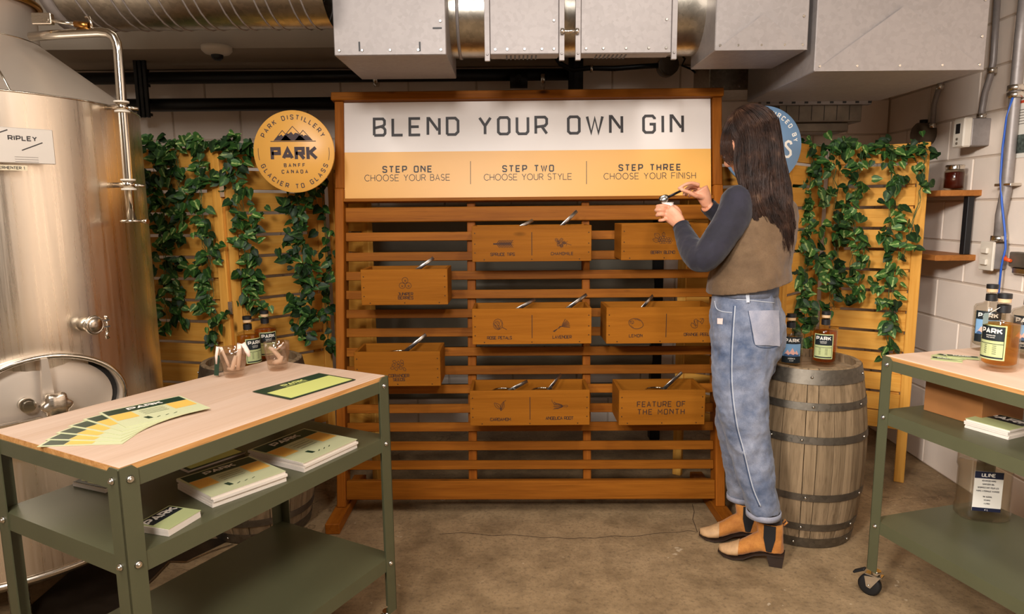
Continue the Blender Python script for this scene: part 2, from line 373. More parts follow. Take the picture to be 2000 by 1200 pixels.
# ================================================================== THE ROOM
def painted_block(name, c, rough=.75, bs=90):
    m, nt, b = base_mat(name); v = coords(nt); L = lin(c)
    f = noise(nt, v, 3, 4); d = tuple(x * .88 for x in L[:3]) + (1,)
    nt.links.new(ramp(nt, f, [(.3, d), (.7, L)]), b.inputs['Base Color']); b.inputs['Roughness'].default_value = rough
    f2 = noise(nt, v, bs, 6, .7); bump(nt, b, ramp(nt, f2, [(.30, (0, 0, 0, 1)), (.5, (1, 1, 1, 1))]), .12, .002)
    MATS[name] = m; return m
BLOCK = painted_block('painted_block', (246, 230, 214)); MORTAR = painted_block('painted_mortar', (214, 196, 178))
def floor_mat():
    m, nt, b = base_mat('worn_concrete'); v = coords(nt, rand=False)
    f1 = noise(nt, v, 1.1, 6, .6, .6); f2 = noise(nt, v, 7, 6, .7); f3 = noise(nt, v, 60, 4, .7)
    c = ramp(nt, f1, [(.3, lin((112, 90, 60))), (.5, lin((146, 120, 86))), (.72, lin((166, 140, 106)))])
    c = mix(nt, c, ramp(nt, f2, [(.3, lin((84, 66, 44))), (.6, lin((166, 140, 104)))]), .55)
    c = mix(nt, c, lin((84, 68, 52)), ramp(nt, f3, [(.5, (0, 0, 0, 1)), (.75, (.7, .7, .7, 1))]))
    # cracks
    vd = node(nt, 'ShaderNodeVectorMath', operation='ADD'); nt.links.new(v, vd.inputs[0])
    nn = node(nt, 'ShaderNodeTexNoise'); nn.inputs['Scale'].default_value = 3.5; nn.inputs['Detail'].default_value = 6; nt.links.new(v, nn.inputs['Vector'])
    nt.links.new(nn.outputs['Color'], vd.inputs[1])
    vo = node(nt, 'ShaderNodeTexVoronoi', feature='DISTANCE_TO_EDGE'); vo.inputs['Scale'].default_value = .42; nt.links.new(vd.outputs[0], vo.inputs['Vector'])
    k = ramp(nt, vo.outputs['Distance'], [(.0008, (.8, .8, .8, 1)), (.003, (0, 0, 0, 1))])
    c = mix(nt, c, lin((92, 70, 46)), k)
    # pale paint spots
    v2 = node(nt, 'ShaderNodeTexVoronoi'); v2.inputs['Scale'].default_value = 5.5; nt.links.new(vd.outputs[0], v2.inputs['Vector'])
    c = mix(nt, c, lin((196, 178, 150)), ramp(nt, v2.outputs['Distance'], [(.05, (.6, .6, .6, 1)), (.09, (0, 0, 0, 1))]))
    nt.links.new(c, b.inputs['Base Color']); b.inputs['Roughness'].default_value = .62
    bump(nt, b, f2, .2, .004); MATS['floor'] = m; return m
FLOOR = floor_mat()
struct('floor', M().box(-3.4, 2.6, -3.2, 4.4, -.1, 0), FLOOR)
cr_ = M(); pp = [at_z(x, y, .0006) for x, y in ((858, 1044), (900, 1041), (930, 1043), (960, 1047), (1000, 1045), (1035, 1048), (1060, 1051), (1085, 1050), (1110, 1053), (1140, 1051), (1160, 1052), (1200, 1047), (1225, 1049), (1250, 1047), (1275, 1043), (1300, 1041), (1325, 1040), (1345, 1037), (1362, 1040))]
cr_.ribbon([(p.x, p.y) for p in pp], .0035, lambda a, b: (a, b, .0007))
pp = [at_z(x, y, .0006) for x, y in ((1352, 985), (1356, 1000), (1353, 1015), (1358, 1028), (1362, 1040))]; cr_.ribbon([(p.x, p.y) for p in pp], .003, lambda a, b: (a, b, .0007))
cr_.build('floor_crack', plain('crack_dirt', (70, 52, 36), .9), scene.objects['floor'])
struct('ceiling', M().box(-3.4, 2.6, -3.2, 4.4, 3.0, 3.1), plain('ceiling_paint', (150, 138, 122), .8))
WY = 4.125; WXc = 2.28; WA = radians(-1.8)
BH = .2035; BWD = .406; JT = .010
def block_wall(name, length, height, mw, xoff=0, z0=0):
    w = struct(name, M().box(-.0, length, .0, .12, z0, height), MORTAR, mw=mw)
    me = None; meh = None
    rows = int(round((height - z0) / BH))
    for r in range(rows):
        x = -xoff - (BWD / 2 if r % 2 else 0)
        while x < length - .02:
            a = max(x, 0); b_ = min(x + BWD, length)
            if b_ - a > .04:
                if b_ - a > BWD - 1e-4:
                    if me is None:
                        me = M().box(JT / 2, BWD - JT / 2, -.006, .02, JT / 2, BH - JT / 2, .003).build('concrete_block', BLOCK); dat = me.data; bpy.data.objects.remove(me); me = dat
                    o = obj('concrete_block', me, w, (a, 0, z0 + r * BH))
                else:
                    o = M().box(JT / 2, b_ - a - JT / 2, -.006, .02, JT / 2, BH - JT / 2, .003).build('concrete_block', BLOCK, w, (a, 0, z0 + r * BH))
            x += BWD
    return w
# back wall, its face at y = 4.125; right wall turned 1.8 degrees
block_wall('wall_back', 5.6, 2.24, Matrix.Translation((WXc - 5.6, WY, 0)), xoff=.13)
RW = Matrix.Translation((WXc, WY, 0)) @ Matrix.Rotation(WA, 4, 'Z') @ Matrix.Rotation(radians(-90), 4, 'Z')
block_wall('wall_right', 4.6, 2.85, RW, xoff=.18)
wn = Vector((-cos(WA), -sin(WA), 0))      # normal of the right wall, into the room
def at_wall(x, y, off=0.0): return at_pl(x, y, Vector((WXc, WY, 0)) + wn * (off + .006), wn)
wy = Vector((sin(WA), -cos(WA), 0))       # along the right wall towards the camera
struct('wall_left', M().box(-3.4, -3.3, -3.2, 4.4, 0, 3.0), plain('plain_wall', (196, 184, 168), .8))
struct('wall_front', M().box(-3.3, 2.6, -3.2, -3.1, 0, 3.0), MATS['plain_wall'])
# bulkhead: its underside from y=3.65 back to the wall at z=2.24
struct('trim_1', M().box(-3.3, 2.2, 3.62, WY + .12, 2.245, 3.0), painted_block('bulkhead_paint', (170, 156, 138)))
def frame_box(x0, x1, y, yb, Y):      # front rectangle in view at depth Y
    a = at_y(x0, yb, Y); b = at_y(x1, yb, Y); return a, b
# ------------------------------------------------------------------ ducts
def screws(mb, pts, n, r=.006):
    n = Vector(n)
    for p in pts: mb.tube([Vector(p), Vector(p) + n * .004], [r, r * .7], 8)
def duct_box(name, label, x0, x1, yb, Yf, depth, ztop=2.8, flange=.0, mat=None, slots=(), cross=False, cat='duct'):
    a = at_y(x0, yb, Yf); b = at_y(x1, yb, Yf); z = (a.z + b.z) / 2
    t = thing(name, label, cat, (a.x, Yf, z)); W = b.x - a.x; Hh = ztop - z
    m = M().box(0, W, 0, depth, 0, Hh, .003)
    m.build('casing', mat or GALV, t)
    if cross:
        c = M(); w = .004
        c.add([(0, -.0015, 0), (W, -.0015, 0), (W / 2, -.014, W / 2 * .72)], [(0, 1, 2)])
        c.build('creased_panel', mat or GALV, t)
    sc = M()
    screws(sc, [(W * k / 4 + .02 * (1 if k == 0 else -1 if k == 4 else 0), 0, .018) for k in range(5)], (0, -1, 0))
    screws(sc, [(W - .02, 0, .12 + .13 * k) for k in range(3)], (0, -1, 0))
    o = sc.build('screws', ZINC, t); o['kind'] = 'stuff'
    if slots:
        for (px, py, vert) in slots:
            s = M()
            q = at_y(px, py, Yf); lx = q.x - a.x; lz = q.z - z
            if vert: s.box(lx - .003, lx + .003, -.0012, .002, lz - .017, lz + .017)
            else: s.box(lx - .017, lx + .017, -.0012, .002, lz - .003, lz + .003)
            s.build('slot', BLACK, t)
    return t, W, z
duct_box('fan_housing', 'large galvanised box above the sign\'s left half, with three black slots', 653, 872, 108, 2.6, .46, slots=((702, 91, 1), (820, 91, 1), (854, 55, 0)), cat='duct box')
for nm, lab, x0, x1, yb in (('control_panel', 'narrow metal box with side flanges hanging above OWN on the sign', 957, 1092, 106, ), ('control_panel', 'wide metal box with side flanges hanging above GIN on the sign', 1134, 1311, 104)):
    t, W, z = duct_box(nm, lab, x0, x1, yb, 2.62, .08, cat='metal box')
    for s in (0, 1):
        fl = M().box(-.02 if not s else W, 0 if not s else W + .02, -.004, .01, -.024, 2.8 - z, .001)
        screws(fl, [((-.01 if not s else W + .01), -.004, k) for k in (.0, .25, .45)], (0, -1, 0), .005); fl.build('flange', GALV, t)
    sl = M()
    for k in range(8): sl.box(.06 + k * .016, .066 + k * .016, .02, .09, -.001, .001)
    sl.build('vent_slots', BLACK, t)
rod = M().tube([at_y(1094, 61, 2.61), at_y(1131, 61, 2.61)], .006, 8)
for px in (1098, 1127):
    p = at_y(px, 61, 2.61); rod.tube([p - Vector((.006, 0, 0)), p + Vector((.006, 0, 0))], .012, 6)
tag(rod.build('tie_rod', ZINC), 'short bolted metal rod joining the two flanged boxes', 'rod')
duct_box('duct_transition', 'galvanised duct box with a creased front between the round duct and the corner duct', 1396, 1577, 98, 2.6, .34, cross=True)
duct_box('duct_transition', 'widest galvanised duct with creased front, in the corner above the right wall', 1590, 1922, 138, 2.6, .72, cross=True)
duct_box('return_duct', 'dull grey duct section set back below the creased duct box', 1385, 1500, 176, 3.45, .3, ztop=2.3, mat=GALVD)
# round duct running behind the boxes
zc = at_y(900, 103, 2.85).z + .16
rd = thing('round_duct', 'smooth round duct running behind the metal boxes above the sign', 'duct', (-.24, 2.89, zc))
M().tube([(0, 0, 0), (.52, 0, 0)], .17, 48, False).build('duct_pipe', GALVD, rd)
M().tube([(.52, 0, 0), (1.05, 0, 0)], .17, 48, False).build('duct_pipe', GALVD, rd)
for x in (.03, .53, 1.03):
    M().tube([(x, 0, 0), (x + .012, 0, 0)], .176, 48, True).build('duct_collar', GALV, rd)
# spiral duct on the left
sd = thing('spiral_duct', 'ribbed spiral duct running left from the slotted box', 'duct', (-.71, 2.62, at_y(400, 50, 2.6).z + .2))
pts = []; L = .92
pr = []
M().tube([(-L, 0, 0), (.05, 0, 0)], .205, 48, False).build('duct_pipe', GALVD, sd)
for k in range(7):
    x = -L + .04 + k * .125
    for dx in (0, .04):
        g = M(); q = [(x + dx + .10 * a / 24, cos(2 * pi * a / 24) * .207, sin(2 * pi * a / 24) * .207) for a in range(25)]
        g.tube(q, .0032, 5); g.build('seam_rib', GALV, sd)
M().tube([(-L - .02, 0, 0), (-L + .02, 0, 0)], .214, 48, True).build('end_collar', GALV, sd)
# light strut and heater on the back wall
t = thing('strut_rail', 'pale perforated metal rail hung below the corner duct', 'rail', at_y(1600, 201, 3.8))
m = M().box(-.33, .28, -.02, .02, -.014, .014, .002); m.build('rail', GALV, t)
m = M()
for k in range(9): m.box(-.30 + k * .07, -.28 + k * .07, -.0215, -.019, -.006, .006)
m.build('rail_slots', BLACK, t)
for x in (-.2, .2): M().tube([(x, 0, .01), (x, 0, .12)], .006, 8).build('hanger', ZINC, t)
t = thing('unit_heater', 'dark streaked metal cabinet hanging under the pale rail', 'heater', at_y(1590, 222, 3.9))
DK = plain('dirty_grey_metal', (120, 110, 96), .5, .5, .3, 8)
M().box(-.24, .22, -.1, .1, -.06, .05, .004).build('casing', DK, t)
for x in (-.18, .16): M().tube([(x, .05, .05), (x, .05, 2.2445 - t.location.z)], .005, 8).build('hanger', ZINC, t)
M().box(-.14, .16, -.08, .08, -.11, -.061, .004).build('lower_tray', DK, t)
m = M()
for k in range(6): m.box(-.2 + .07 * k, -.197 + .07 * k, -.1015, -.099, -.05, .04)
m.build('seams', BLACK, t)
# ------------------------------------------------------------------ pipes on the back wall
def pipe_thing(nm, label, py, r, x0, x1, Y):
    a = at_y(x0, py, Y); b = at_y(x1, py, Y)
    t = thing(nm, label, 'pipe', a); d = b - a; d.z = 0
    M().tube([(0, 0, 0), d], r, 16).build('pipe_run', BLACKP, t)
    return t, d
t, d = pipe_thing('black_pipe', 'upper black pipe along the back wall, ending in a valve above the sign', 154, .034, 150, 1110, 3.95)
m = M(); q = at_y(1013, 155, 3.95) - t.location
m.tube([q - Vector((.05, 0, 0)), q + Vector((.05, 0, 0))], .05, 12); m.tube([q, q + Vector((0, -.07, 0))], .015, 8); m.build('valve', BLACKP, t)
for px in (1060, 735):
    q = at_y(px, 155, 3.95) - t.location; M().tube([q + Vector((-.012, 0, 0)), q + Vector((.012, 0, 0))], .042, 14).build('pipe_clamp', ZINC, t)
t, d = pipe_thing('black_pipe', 'lower black pipe along the back wall above the ivy screens', 207, .037, 150, 660, 3.95)
t = thing('pipe_bracket', 'black ribbed bracket carrying the two black pipes, beside the tank', 'bracket', at_y(286, 172, 3.93))
for dx in (-.025, .0, .025): M().box(dx - .009, dx + .009, -.06, -.04, -.17, .19, .002).build('strut', BLACKP, t)
for k in range(5): M().box(-.035, .035, -.045, -.02, -.16 + k * .08, -.145 + k * .08).build('rung', BLACKP, t)
t = thing('steel_column', 'black vertical channel between the metal boxes above the sign', 'post', at_y(1124, 180, 3.9))
M().box(-.04, .04, -.03, .03, -.3, .62, .003).build('web', BLACKP, t); M().box(-.012, .012, -.034, -.03, -.3, .62).build('groove', BLACK, t)
pts = [at_y(x, y, 3.75) for x, y in ((1082, 104), (1095, 125), (1118, 137), (1150, 133), (1200, 134), (1250, 130), (1285, 128))]
t = thing('cable', 'black cable running to a round electrical box above the sign', 'cable', pts[3])
M().tube([p - pts[3] for p in pts], .014, 8).build('cord', BLACKP, t)
q = at_y(1305, 128, 3.75) - pts[3]; m = M(); m.tube([q + Vector((0, .05, 0)), q - Vector((0, .02, 0))], .055, 20); m.tube([q - Vector((0, .02, 0)), q - Vector((0, .03, 0))], .048, 20); m.build('round_box', DK, t)
pts2 = [at_y(x, y, 3.72) - pts[3] for x, y in ((1310, 112), (1328, 104), (1338, 115), (1332, 128), (1350, 135), (1374, 155))]
M().tube(pts2, .006, 6).build('wire_loop', BLACKP, t)
q = at_y(1155, 134, 3.74) - pts[3]; M().tube([q - Vector((.006, 0, 0)), q + Vector((.006, 0, 0))], .02, 10).build('cable_clip', ZINC, t)
# ceiling camera dome
p = at_z(423, 91, 2.243)
t = thing('dome_camera', 'small white dome security camera under the bulkhead left of the sign', 'camera', p)
M().lathe([(.001, 0), (.075, 0), (.075, -.02), (.06, -.035), (.03, -.042)], 24, True).build('housing', CREAM, t)
M().lathe([(.03, -.042), (.027, -.058), (.015, -.068), (.001, -.07)], 16).build('lens_dome', BLACK, t)
m = M(); m.tube([(.03, 0, .0), (.03, 0, -.012)], .012, 8); m.build('cable_gland', BLACKP, t)
# ------------------------------------------------------------------ grey plant behind the rack
t = thing('metal_panel', 'grey sheet metal panel standing behind the slatted rack', 'panel', (-.86, 3.85, 0))
GP = plain('grey_panel', (128, 122, 106), .45, .25, .08, 5)
M().box(0, 1.68, 0, .05, 1.02, 1.42, .004).build('upper_sheet', GP, t)
M().box(0, 1.68, 0, .05, .60, .80, .004).build('lower_sheet', GP, t)
for i, (z, r) in enumerate(((.96, .055), (.86, .04), (.53, .05), (.33, .045))):
    M().tube([(0, .0, z), (1.68, 0, z)], r, 20).build('cross_tube', GP, t)
M().box(-.06, .0, -.02, .05, .02, 1.42, .004).build('upright', GP, t); M().box(1.68, 1.74, -.02, .05, .02, 1.42, .004).build('upright', BLACKP, t)
# ------------------------------------------------------------------ things on the right wall
def wall_path(lst, off): return [at_wall(x, y, off) for x, y in lst]
def conduit(label, lst, r, off, clamps=(), name='conduit'):
    P = wall_path(lst, off); t = thing(name, label, 'conduit', P[-1])
    M().tube([p - P[-1] for p in P], r, 12).build('tube', GALV, t)
    for (x, y) in clamps:
        q = at_wall(x, y, off) - P[-1]; M().tube([q + Vector((0, 0, .012)), q - Vector((0, 0, .012))], r * 1.45, 12).build('coupling', ZINC, t)
    return t
conduit('thin bent conduit dropping to the dark round box behind the right ivy screen', [(1838, 120), (1837, 160), (1832, 178), (1824, 205), (1821, 246)], .013, .03, ((1836, 170), (1821, 246)))
conduit('thin bent conduit dropping to the white thermostat on the right wall', [(1949, -20), (1940, 120), (1934, 150), (1924, 180), (1918, 215), (1917, 232)], .014, .03, ((1938, 138), (1917, 228)))
t = conduit('thick conduit running down the right wall to the light switches', [(2005, -40), (1992, 80), (1983, 180), (1972, 300), (1965, 372), (1955, 420), (1951, 470)], .022, .035, ((1984, 172), (1983, 186), (1951, 466)))
q = at_wall(1966, 361, .035) - t.location; M().box(q.x - .02, q.x + .03, q.y - .05, q.y + .05, q.z - .006, q.z + .006, .002).build('pipe_strap', ZINC, t)
P = [at_wall(x, y, .055) for x, y in ((1978, 190), (1966, 230), (1958, 290), (1954, 350), (1957, 400), (1963, 455), (1964, 485), (1956, 520), (1950, 575))]
tag(M().tube(P, .0045, 8).build('blue_cable', plain('blue_cable', (40, 92, 190), .4)), 'thin blue cable hanging along the thick conduit', 'cable')
def wall_frame(x, y, off=0): return frame(at_wall(x, y, off), wy, -wn, (0, 0, 1))   # x towards camera, y into wall
# thermostat : box sticking out of the wall (local -y is into the room)
t = thing('thermostat', 'white thermostat with a small display under a conduit on the right wall', 'thermostat', mw=wall_frame(1914, 258))
M().box(-.0, .075, -.085, 0, -.07, .055, .003).build('back_box', GALV, t)
M().box(-.004, .079, -.125, -.085, -.075, .06, .006).build('cover', CREAM, t)
M().box(.02, .05, -.127, -.124, -.01, .035).build('display', BLACK, t)
m = M(); m.tube([(.035, -.125, -.035), (.035, -.129, -.035)], .006, 10); m.tube([(.035, -.125, -.055), (.035, -.129, -.055)], .006, 10); m.build('button', DK, t)
t = thing('light_switch', 'pair of white light switches below the thick conduit', 'light switch', mw=wall_frame(1948, 498))
M().box(-.01, .07, -.06, 0, -.06, .055, .003).build('back_box', GALV, t)
M().box(-.015, .075, -.072, -.06, -.068, .062, .003).build('cover_plate', CREAM, t)
for z in (.022, -.03):
    M().box(.01, .05, -.085, -.072, z - .013, z + .013, .003).build('rocker', CREAM, t)
t = thing('junction_box', 'dark round junction box above the right ivy screen', 'junction box', mw=wall_frame(1817, 262))
m = M(); m.T = Matrix.Rotation(radians(90), 4, 'X'); m.lathe([(.001, 0), (.06, 0), (.06, .07), (.05, .08), (.001, .082)], 20); m.build('body', DK, t)
M().tube([(0, -.04, .05), (0, -.04, .075)], .02, 10).build('hub', BLACKP, t)
# notice sheet
t = thing('wall_notice', 'white printed notice with a red heading bar at the right edge', 'poster', mw=wall_frame(1979, 252, .001))
M().box(0, .3, -.002, 0, -.13, .14).build('sheet', WHITE, t)
M().box(.02, .26, -.0028, -.002, .105, .117).build('heading_bar', plain('red_print', (200, 74, 44), .5), t)
m = M()
for k in range(6): m.box(.03, .22, -.0028, -.002, .075 - .012 * k, .078 - .012 * k)
m.build('printed_lines', plain('grey_print', (120, 112, 104), .6), t)
m = M().box(.02, .2, -.0028, -.002, -.11, -.03); m.build('photo_print', plain('photo_print', (74, 82, 76), .5, 0, .8, 60), t)
t = thing('toggle_latch', 'grey latch box with an orange lever at the right edge', 'latch', mw=wall_frame(1988, 505))
M().box(0, .12, -.04, 0, -.035, .03, .004).build('body', DK, t); M().box(.01, .11, -.03, 0, -.065, -.037, .004).build('lower_plate', GALVD, t)
m = M().tube([(-.015, -.045, .008), (.005, -.055, -.004), (.03, -.05, -.008)], [.007, .009, .007], 10); m.build('lever', plain('orange_plastic', (220, 84, 28), .4), t)
# shelves
SHW = wood('shelf_wood', (150, 92, 42), (178, 116, 60), 1, .5)
def shelf(label, pr, yt, yb):
    pw = at_wall(1918 if yt < 400 else 1906, yt, 0)
    mw = frame(pw, (1, 0, 0), (0, 1, 0), (0, 0, 1))
    t = thing('wall_shelf', label, 'shelf', mw=mw)
    M().box(-.195, 0.01, 0, .62, -.028, 0, .002).build('board', SHW, t)
    return t
s1 = shelf('upper wooden wall shelf holding the jar, beside the ivy screen', 0, 371, 384)
s2 = shelf('lower empty wooden wall shelf beside the light switches', 0, 498, 511)
dz = s2.location.z - s1.location.z
t = tag(M().box(-.05, -.02, .015, .05, dz + .001, -.029, .002).build('shelf_bracket', BLACK, None, s1.location.copy()), 'black flat bar bracket joining the two wall shelves', 'bracket')
# preserving jar
t = thing('preserving_jar', 'glass jar of dark red preserve with silver lid on the upper shelf', 'jar', s1.location + Vector((-.085, .08, .0005)))
M().lathe([(.001, .002), (.038, .002), (.044, .01), (.044, .09), (.036, .103), (.036, .108), (.033, .108), (.033, .1), (.041, .088), (.041, .012), (.001, .006)], 24).build('glass_body', clear("jar_glass", (240, 236, 228)), t)
M().lathe([(.001, .007), (.04, .012), (.04, .086), (.001, .09)], 24).build('contents', plain('dark_preserve', (84, 24, 12), .3), t)
M().lathe([(.04, .1), (.041, .118), (.039, .121), (.001, .121)], 24).build('lid', CHROME, t)
# ================================================================== LEANING SLATTED RACK
YAW = radians(-.83); LEAN = radians(8.35)
RX = Vector((cos(YAW), sin(YAW), 0)); RZ = Vector((-sin(YAW) * sin(LEAN), cos(YAW) * sin(LEAN), cos(LEAN))); RY = RZ.cross(RX)
RO = at_z(672, 992, .05)
RACK = frame(RO, RX, RY, RZ)
def rk(x, y, off=0):
    p = at_pl(x, y, RO + RY * off, RY) - RO; return p.dot(RX), p.dot(RZ)
rack = thing('slatted_rack', 'tall stained wooden slatted display rack framing the gin sign', 'display rack', mw=RACK)
u0 = rk(655, 600)[0]; u1 = rk(672, 600)[0]; u2 = rk(1396, 600)[0]; u3 = rk(1414, 600)[0]
vb = .0; vt = rk(660, 197)[1]
for a, b in ((u0, u1), (u2, u3)):
    M().box(a, b, 0, .09, vb, rk(660, 368)[1], .003).build('post', CEDAR_Z, rack)
    M().box(a, b, .008, .09, rk(660, 368)[1] + .001, vt, .003).build('post', CEDAR_Z, rack)
M().box(rk(647, 190)[0], rk(1413, 190)[0], -.012, .1, vt, rk(660, 181)[1], .004).build('top_rail', CEDAR_X, rack)
zt, zb = rk(1000, 385)[1], rk(1000, 391.5)[1]
M().box(u1, u2, -.002, .05, zb, zt, .002).build('sign_ledge', CEDAR_X, rack)
M().box(u1, u2, .03, .052, rk(1000, 430)[1], rk(1000, 401)[1], .003).build('wide_slat', CEDAR_X, rack)
M().box(u1, u2, .012, .05, rk(1000, 978)[1], rk(1000, 941)[1], .003).build('bottom_rail', CEDAR_X, rack)
slh = .0405
sm_ = M().box(0, u2 - u1 - .002, 0, .019, 0, slh, .002).build('slat', CEDAR_X); sd_ = sm_.data; bpy.data.objects.remove(sm_)
for i, py in enumerate((450.5, 490, 528, 565.5, 603.3, 640.5, 679, 715.7, 753, 791.5, 828, 865.5, 903.5)):
    obj('slat', sd_, rack, (u1 + .001, .03 + random.uniform(0, .002), rk(1000, py)[1] - slh))
for a, b in ((912, 928.5), (1140, 1155.5)):
    M().box(rk(a, 700)[0], rk(b, 700)[0], .052, .09, rk(1000, 978)[1], rk(1000, 392)[1], .003).build('upright', CEDAR_Z, rack)
# feet: plumb blocks on the floor
fy0 = at_z(655, 1045, 0).y
for xa, xb in ((640, 668),):
    pass
fw = at_z(668, 1045, 0).x - at_z(640, 1045, 0).x
INV = RACK.inverted()
for cx in ((u0 + u1) / 2, (u2 + u3) / 2):
    base = RACK @ Vector((cx, .04, 0)); m = M(); dx = .02 if cx < 1 else -.0
    m.box(base.x - fw / 2 - .0, base.x + fw / 2 + .0, fy0, fy0 + .55, 0.0008, .049, .003)
    for i, v in enumerate(m.v): m.v[i] = tuple(INV @ Vector(v))
    o = m.build('foot', CEDAR_Y, rack)
# sign board
mint = plain('mint_board', (224, 214, 206), .32); yel = plain('yellow_board', (230, 170, 80), .38)
sx0, sx1 = rk(669, 300)[0] + .001, rk(1392, 300)[0] - .001
zs0 = zt + .001; zs1 = vt - .002; zm = rk(1000, 292)[1]
sign = thing('sign_board', 'wide mint and yellow sign reading BLEND YOUR OWN GIN', 'sign', mw=RACK @ Matrix.Translation((0, .026, 0)))
M().box(sx0, sx1, 0, .012, zm, zs1).build('upper_panel', mint, sign); M().box(sx0, sx1, 0, .012, zs0, zm).build('lower_panel', yel, sign)
fs = lambda a, b: (a, -.0012, b)
def rks(x, y): return rk(x, y, .026)
m = M()
x0, y0 = rks(731, 263.5); x1, y1 = rks(1333, 229); hh = rks(1000, 228)[1] - rks(1000, 263.5)[1]
W = x1 - x0; gap = 2.0; lo = None
for _ in range(30):
    w = text_w('BLEND YOUR OWN GIN', hh - .008, gap, G, 1.0); gap += (W - w) / ((hh) / 6 * 17)
cyh = (rks(1000, 228)[1] + rks(1000, 263.5)[1]) / 2
text_words('heading_lettering', INK, sign, 'BLEND YOUR OWN GIN', (x0 + x1) / 2, cyh, hh - .008, .0125, fs, gap)
def fit(nm, t, xa, xb, ya, yb, th, font=G, xs=1.0):
    a, zb_ = rks(xa, yb); b, zt_ = rks(xb, ya); h = zt_ - zb_ - th
    w1 = text_w(t, h, 0, font, xs); g = (b - a - th - w1) / (h / 6 * (len(t) - 1))
    text_words(nm, INK, sign, t, (a + b) / 2, (zb_ + zt_) / 2, h, th, fs, g, font, xs)
for t1, xa, xb, t2, xc, xd, dy in (('STEP ONE', 747, 844, 'CHOOSE YOUR BASE', 712, 879, 1.5), ('STEP TWO', 981, 1082, 'CHOOSE YOUR STYLE', 945, 1117, 0), ('STEP THREE', 1208, 1330, 'CHOOSE YOUR FINISH', 1179, 1359, -2)):
    fit('step_lettering', t1, xa, xb, 322 + dy, 336.5 + dy, .0056); fit('choice_lettering', t2, xc, xd, 338.5 + dy, 353 + dy, .0026, GR)
for px in (919, 1145.5):
    m = M(); a, b = rks(px, 315); c, d = rks(px, 360); m.ribbon([(a, b), (c + .0, d)], .0025, fs); m.build('divider_line', INK, sign)
# ------------------------------------------------------------------ planter boxes on the rack
def icon_circle(m, x, y, r, th, fn, n=16, sy=1): m.ribbon([(x + cos(2 * pi * i / n) * r, y + sin(2 * pi * i / n) * r * sy) for i in range(n)], th, fn, True)
def leafy(m, x, y, ang, l, w, th, fn, vein=True):
    P = []; c, s_ = cos(ang), sin(ang)
    for i in range(9): t = i / 8; a = t * l; b = w * sin(pi * t) ** .8; P.append((x + a * c - b * s_, y + a * s_ + b * c))
    for i in range(7, 0, -1): t = i / 8; a = t * l; b = -w * sin(pi * t) ** .8; P.append((x + a * c - b * s_, y + a * s_ + b * c))
    m.ribbon(P, th, fn, True)
    if vein: m.ribbon([(x + .1 * l * c, y + .1 * l * s_), (x + .9 * l * c, y + .9 * l * s_)], th * .7, fn)
def ic_spruce(m, x, y, fn):
    m.ribbon([(x - .04, y), (x - .025, y)], .006, fn); m.ribbon([(x - .04, y), (x + .038, y)], .002, fn)
    for i in range(9):
        a = x - .022 + i * .0072
        for s in (1, -1): m.ribbon([(a - .004, y), (a + .010, y + s * .016)], .0024, fn)
        m.ribbon([(a, y + .002), (a + .012, y + .006)], .0015, fn); m.ribbon([(a, y - .002), (a + .012, y - .006)], .0015, fn)
def ic_chamomile(m, x, y, fn):
    R = random.Random(3)
    for i in range(9):
        a = x - .025 + R.uniform(0, .035); b = y + R.uniform(-.018, .016)
        icon_circle(m, a, b, .0038, .0014, fn, 8)
        for k in range(8): m.ribbon([(a + .0045 * cos(k * .785), b + .0045 * sin(k * .785)), (a + .009 * cos(k * .785), b + .009 * sin(k * .785))], .0015, fn)
    m.ribbon([(x, y), (x + .02, y - .006), (x + .04, y - .012)], .0015, fn); m.ribbon([(x + .015, y - .004), (x + .024, y + .006)], .0013, fn); m.ribbon([(x + .02, y - .006), (x + .017, y - .016)], .0013, fn)
def ic_juniper(m, x, y, fn):
    for a, b in ((0, .012), (-.0135, -.011), (.0135, -.011)):
        icon_circle(m, x + a, y + b, .0125, .0017, fn, 20); icon_circle(m, x + a + .001, y + b - .002, .0035, .0013, fn, 6)
        m.ribbon([(x + a - .004, y + b - .001), (x + a + .003, y + b - .005)], .0012, fn)
def ic_rose(m, x, y, fn):
    icon_circle(m, x - .006, y + .002, .021, .0018, fn, 12, 1.12); icon_circle(m, x - .010, y + .006, .011, .0014, fn, 9); icon_circle(m, x - .009, y + .008, .005, .0013, fn, 6)
    for p in ([(-.02, .0), (-.004, -.02), (-.001, -.02), (.0, .012)], [(-.001, -.02), (.012, .004), (.004, .018)], [(-.018, .012), (-.004, -.005), (-.003, -.018)], [(-.024, .006), (-.016, -.012), (-.002, -.021)]): m.ribbon([(x + a, y + b) for a, b in p], .0016, fn)
    m.ribbon([(x + .012, y - .011), (x + .032, y - .022)], .0024, fn)
def ic_lavender(m, x, y, fn):
    for i, a in enumerate((-5, 6, 18, 28, 38, 48, 62)):
        c, s = cos(radians(a)), sin(radians(a)); bx, by = x - .004, y - .004
        m.ribbon([(bx, by), (bx + .038 * c, by + .038 * s)], .0009, fn)
        for k in range(8):
            t = .012 + k * .0035; px, py = bx + t * c, by + t * s
            m.ribbon([(px - s * .0022, py + c * .0022), (px + s * .0022, py - c * .0022)], .0016, fn)
    for k in range(4): m.ribbon([(x - .004 - .001 * k, y - .004 + .001 * k), (x - .040 + .002 * k, y - .024 - .001 * k)], .0014, fn)
    m.ribbon([(x - .01, y - .002), (x - .014, y - .012)], .003, fn)
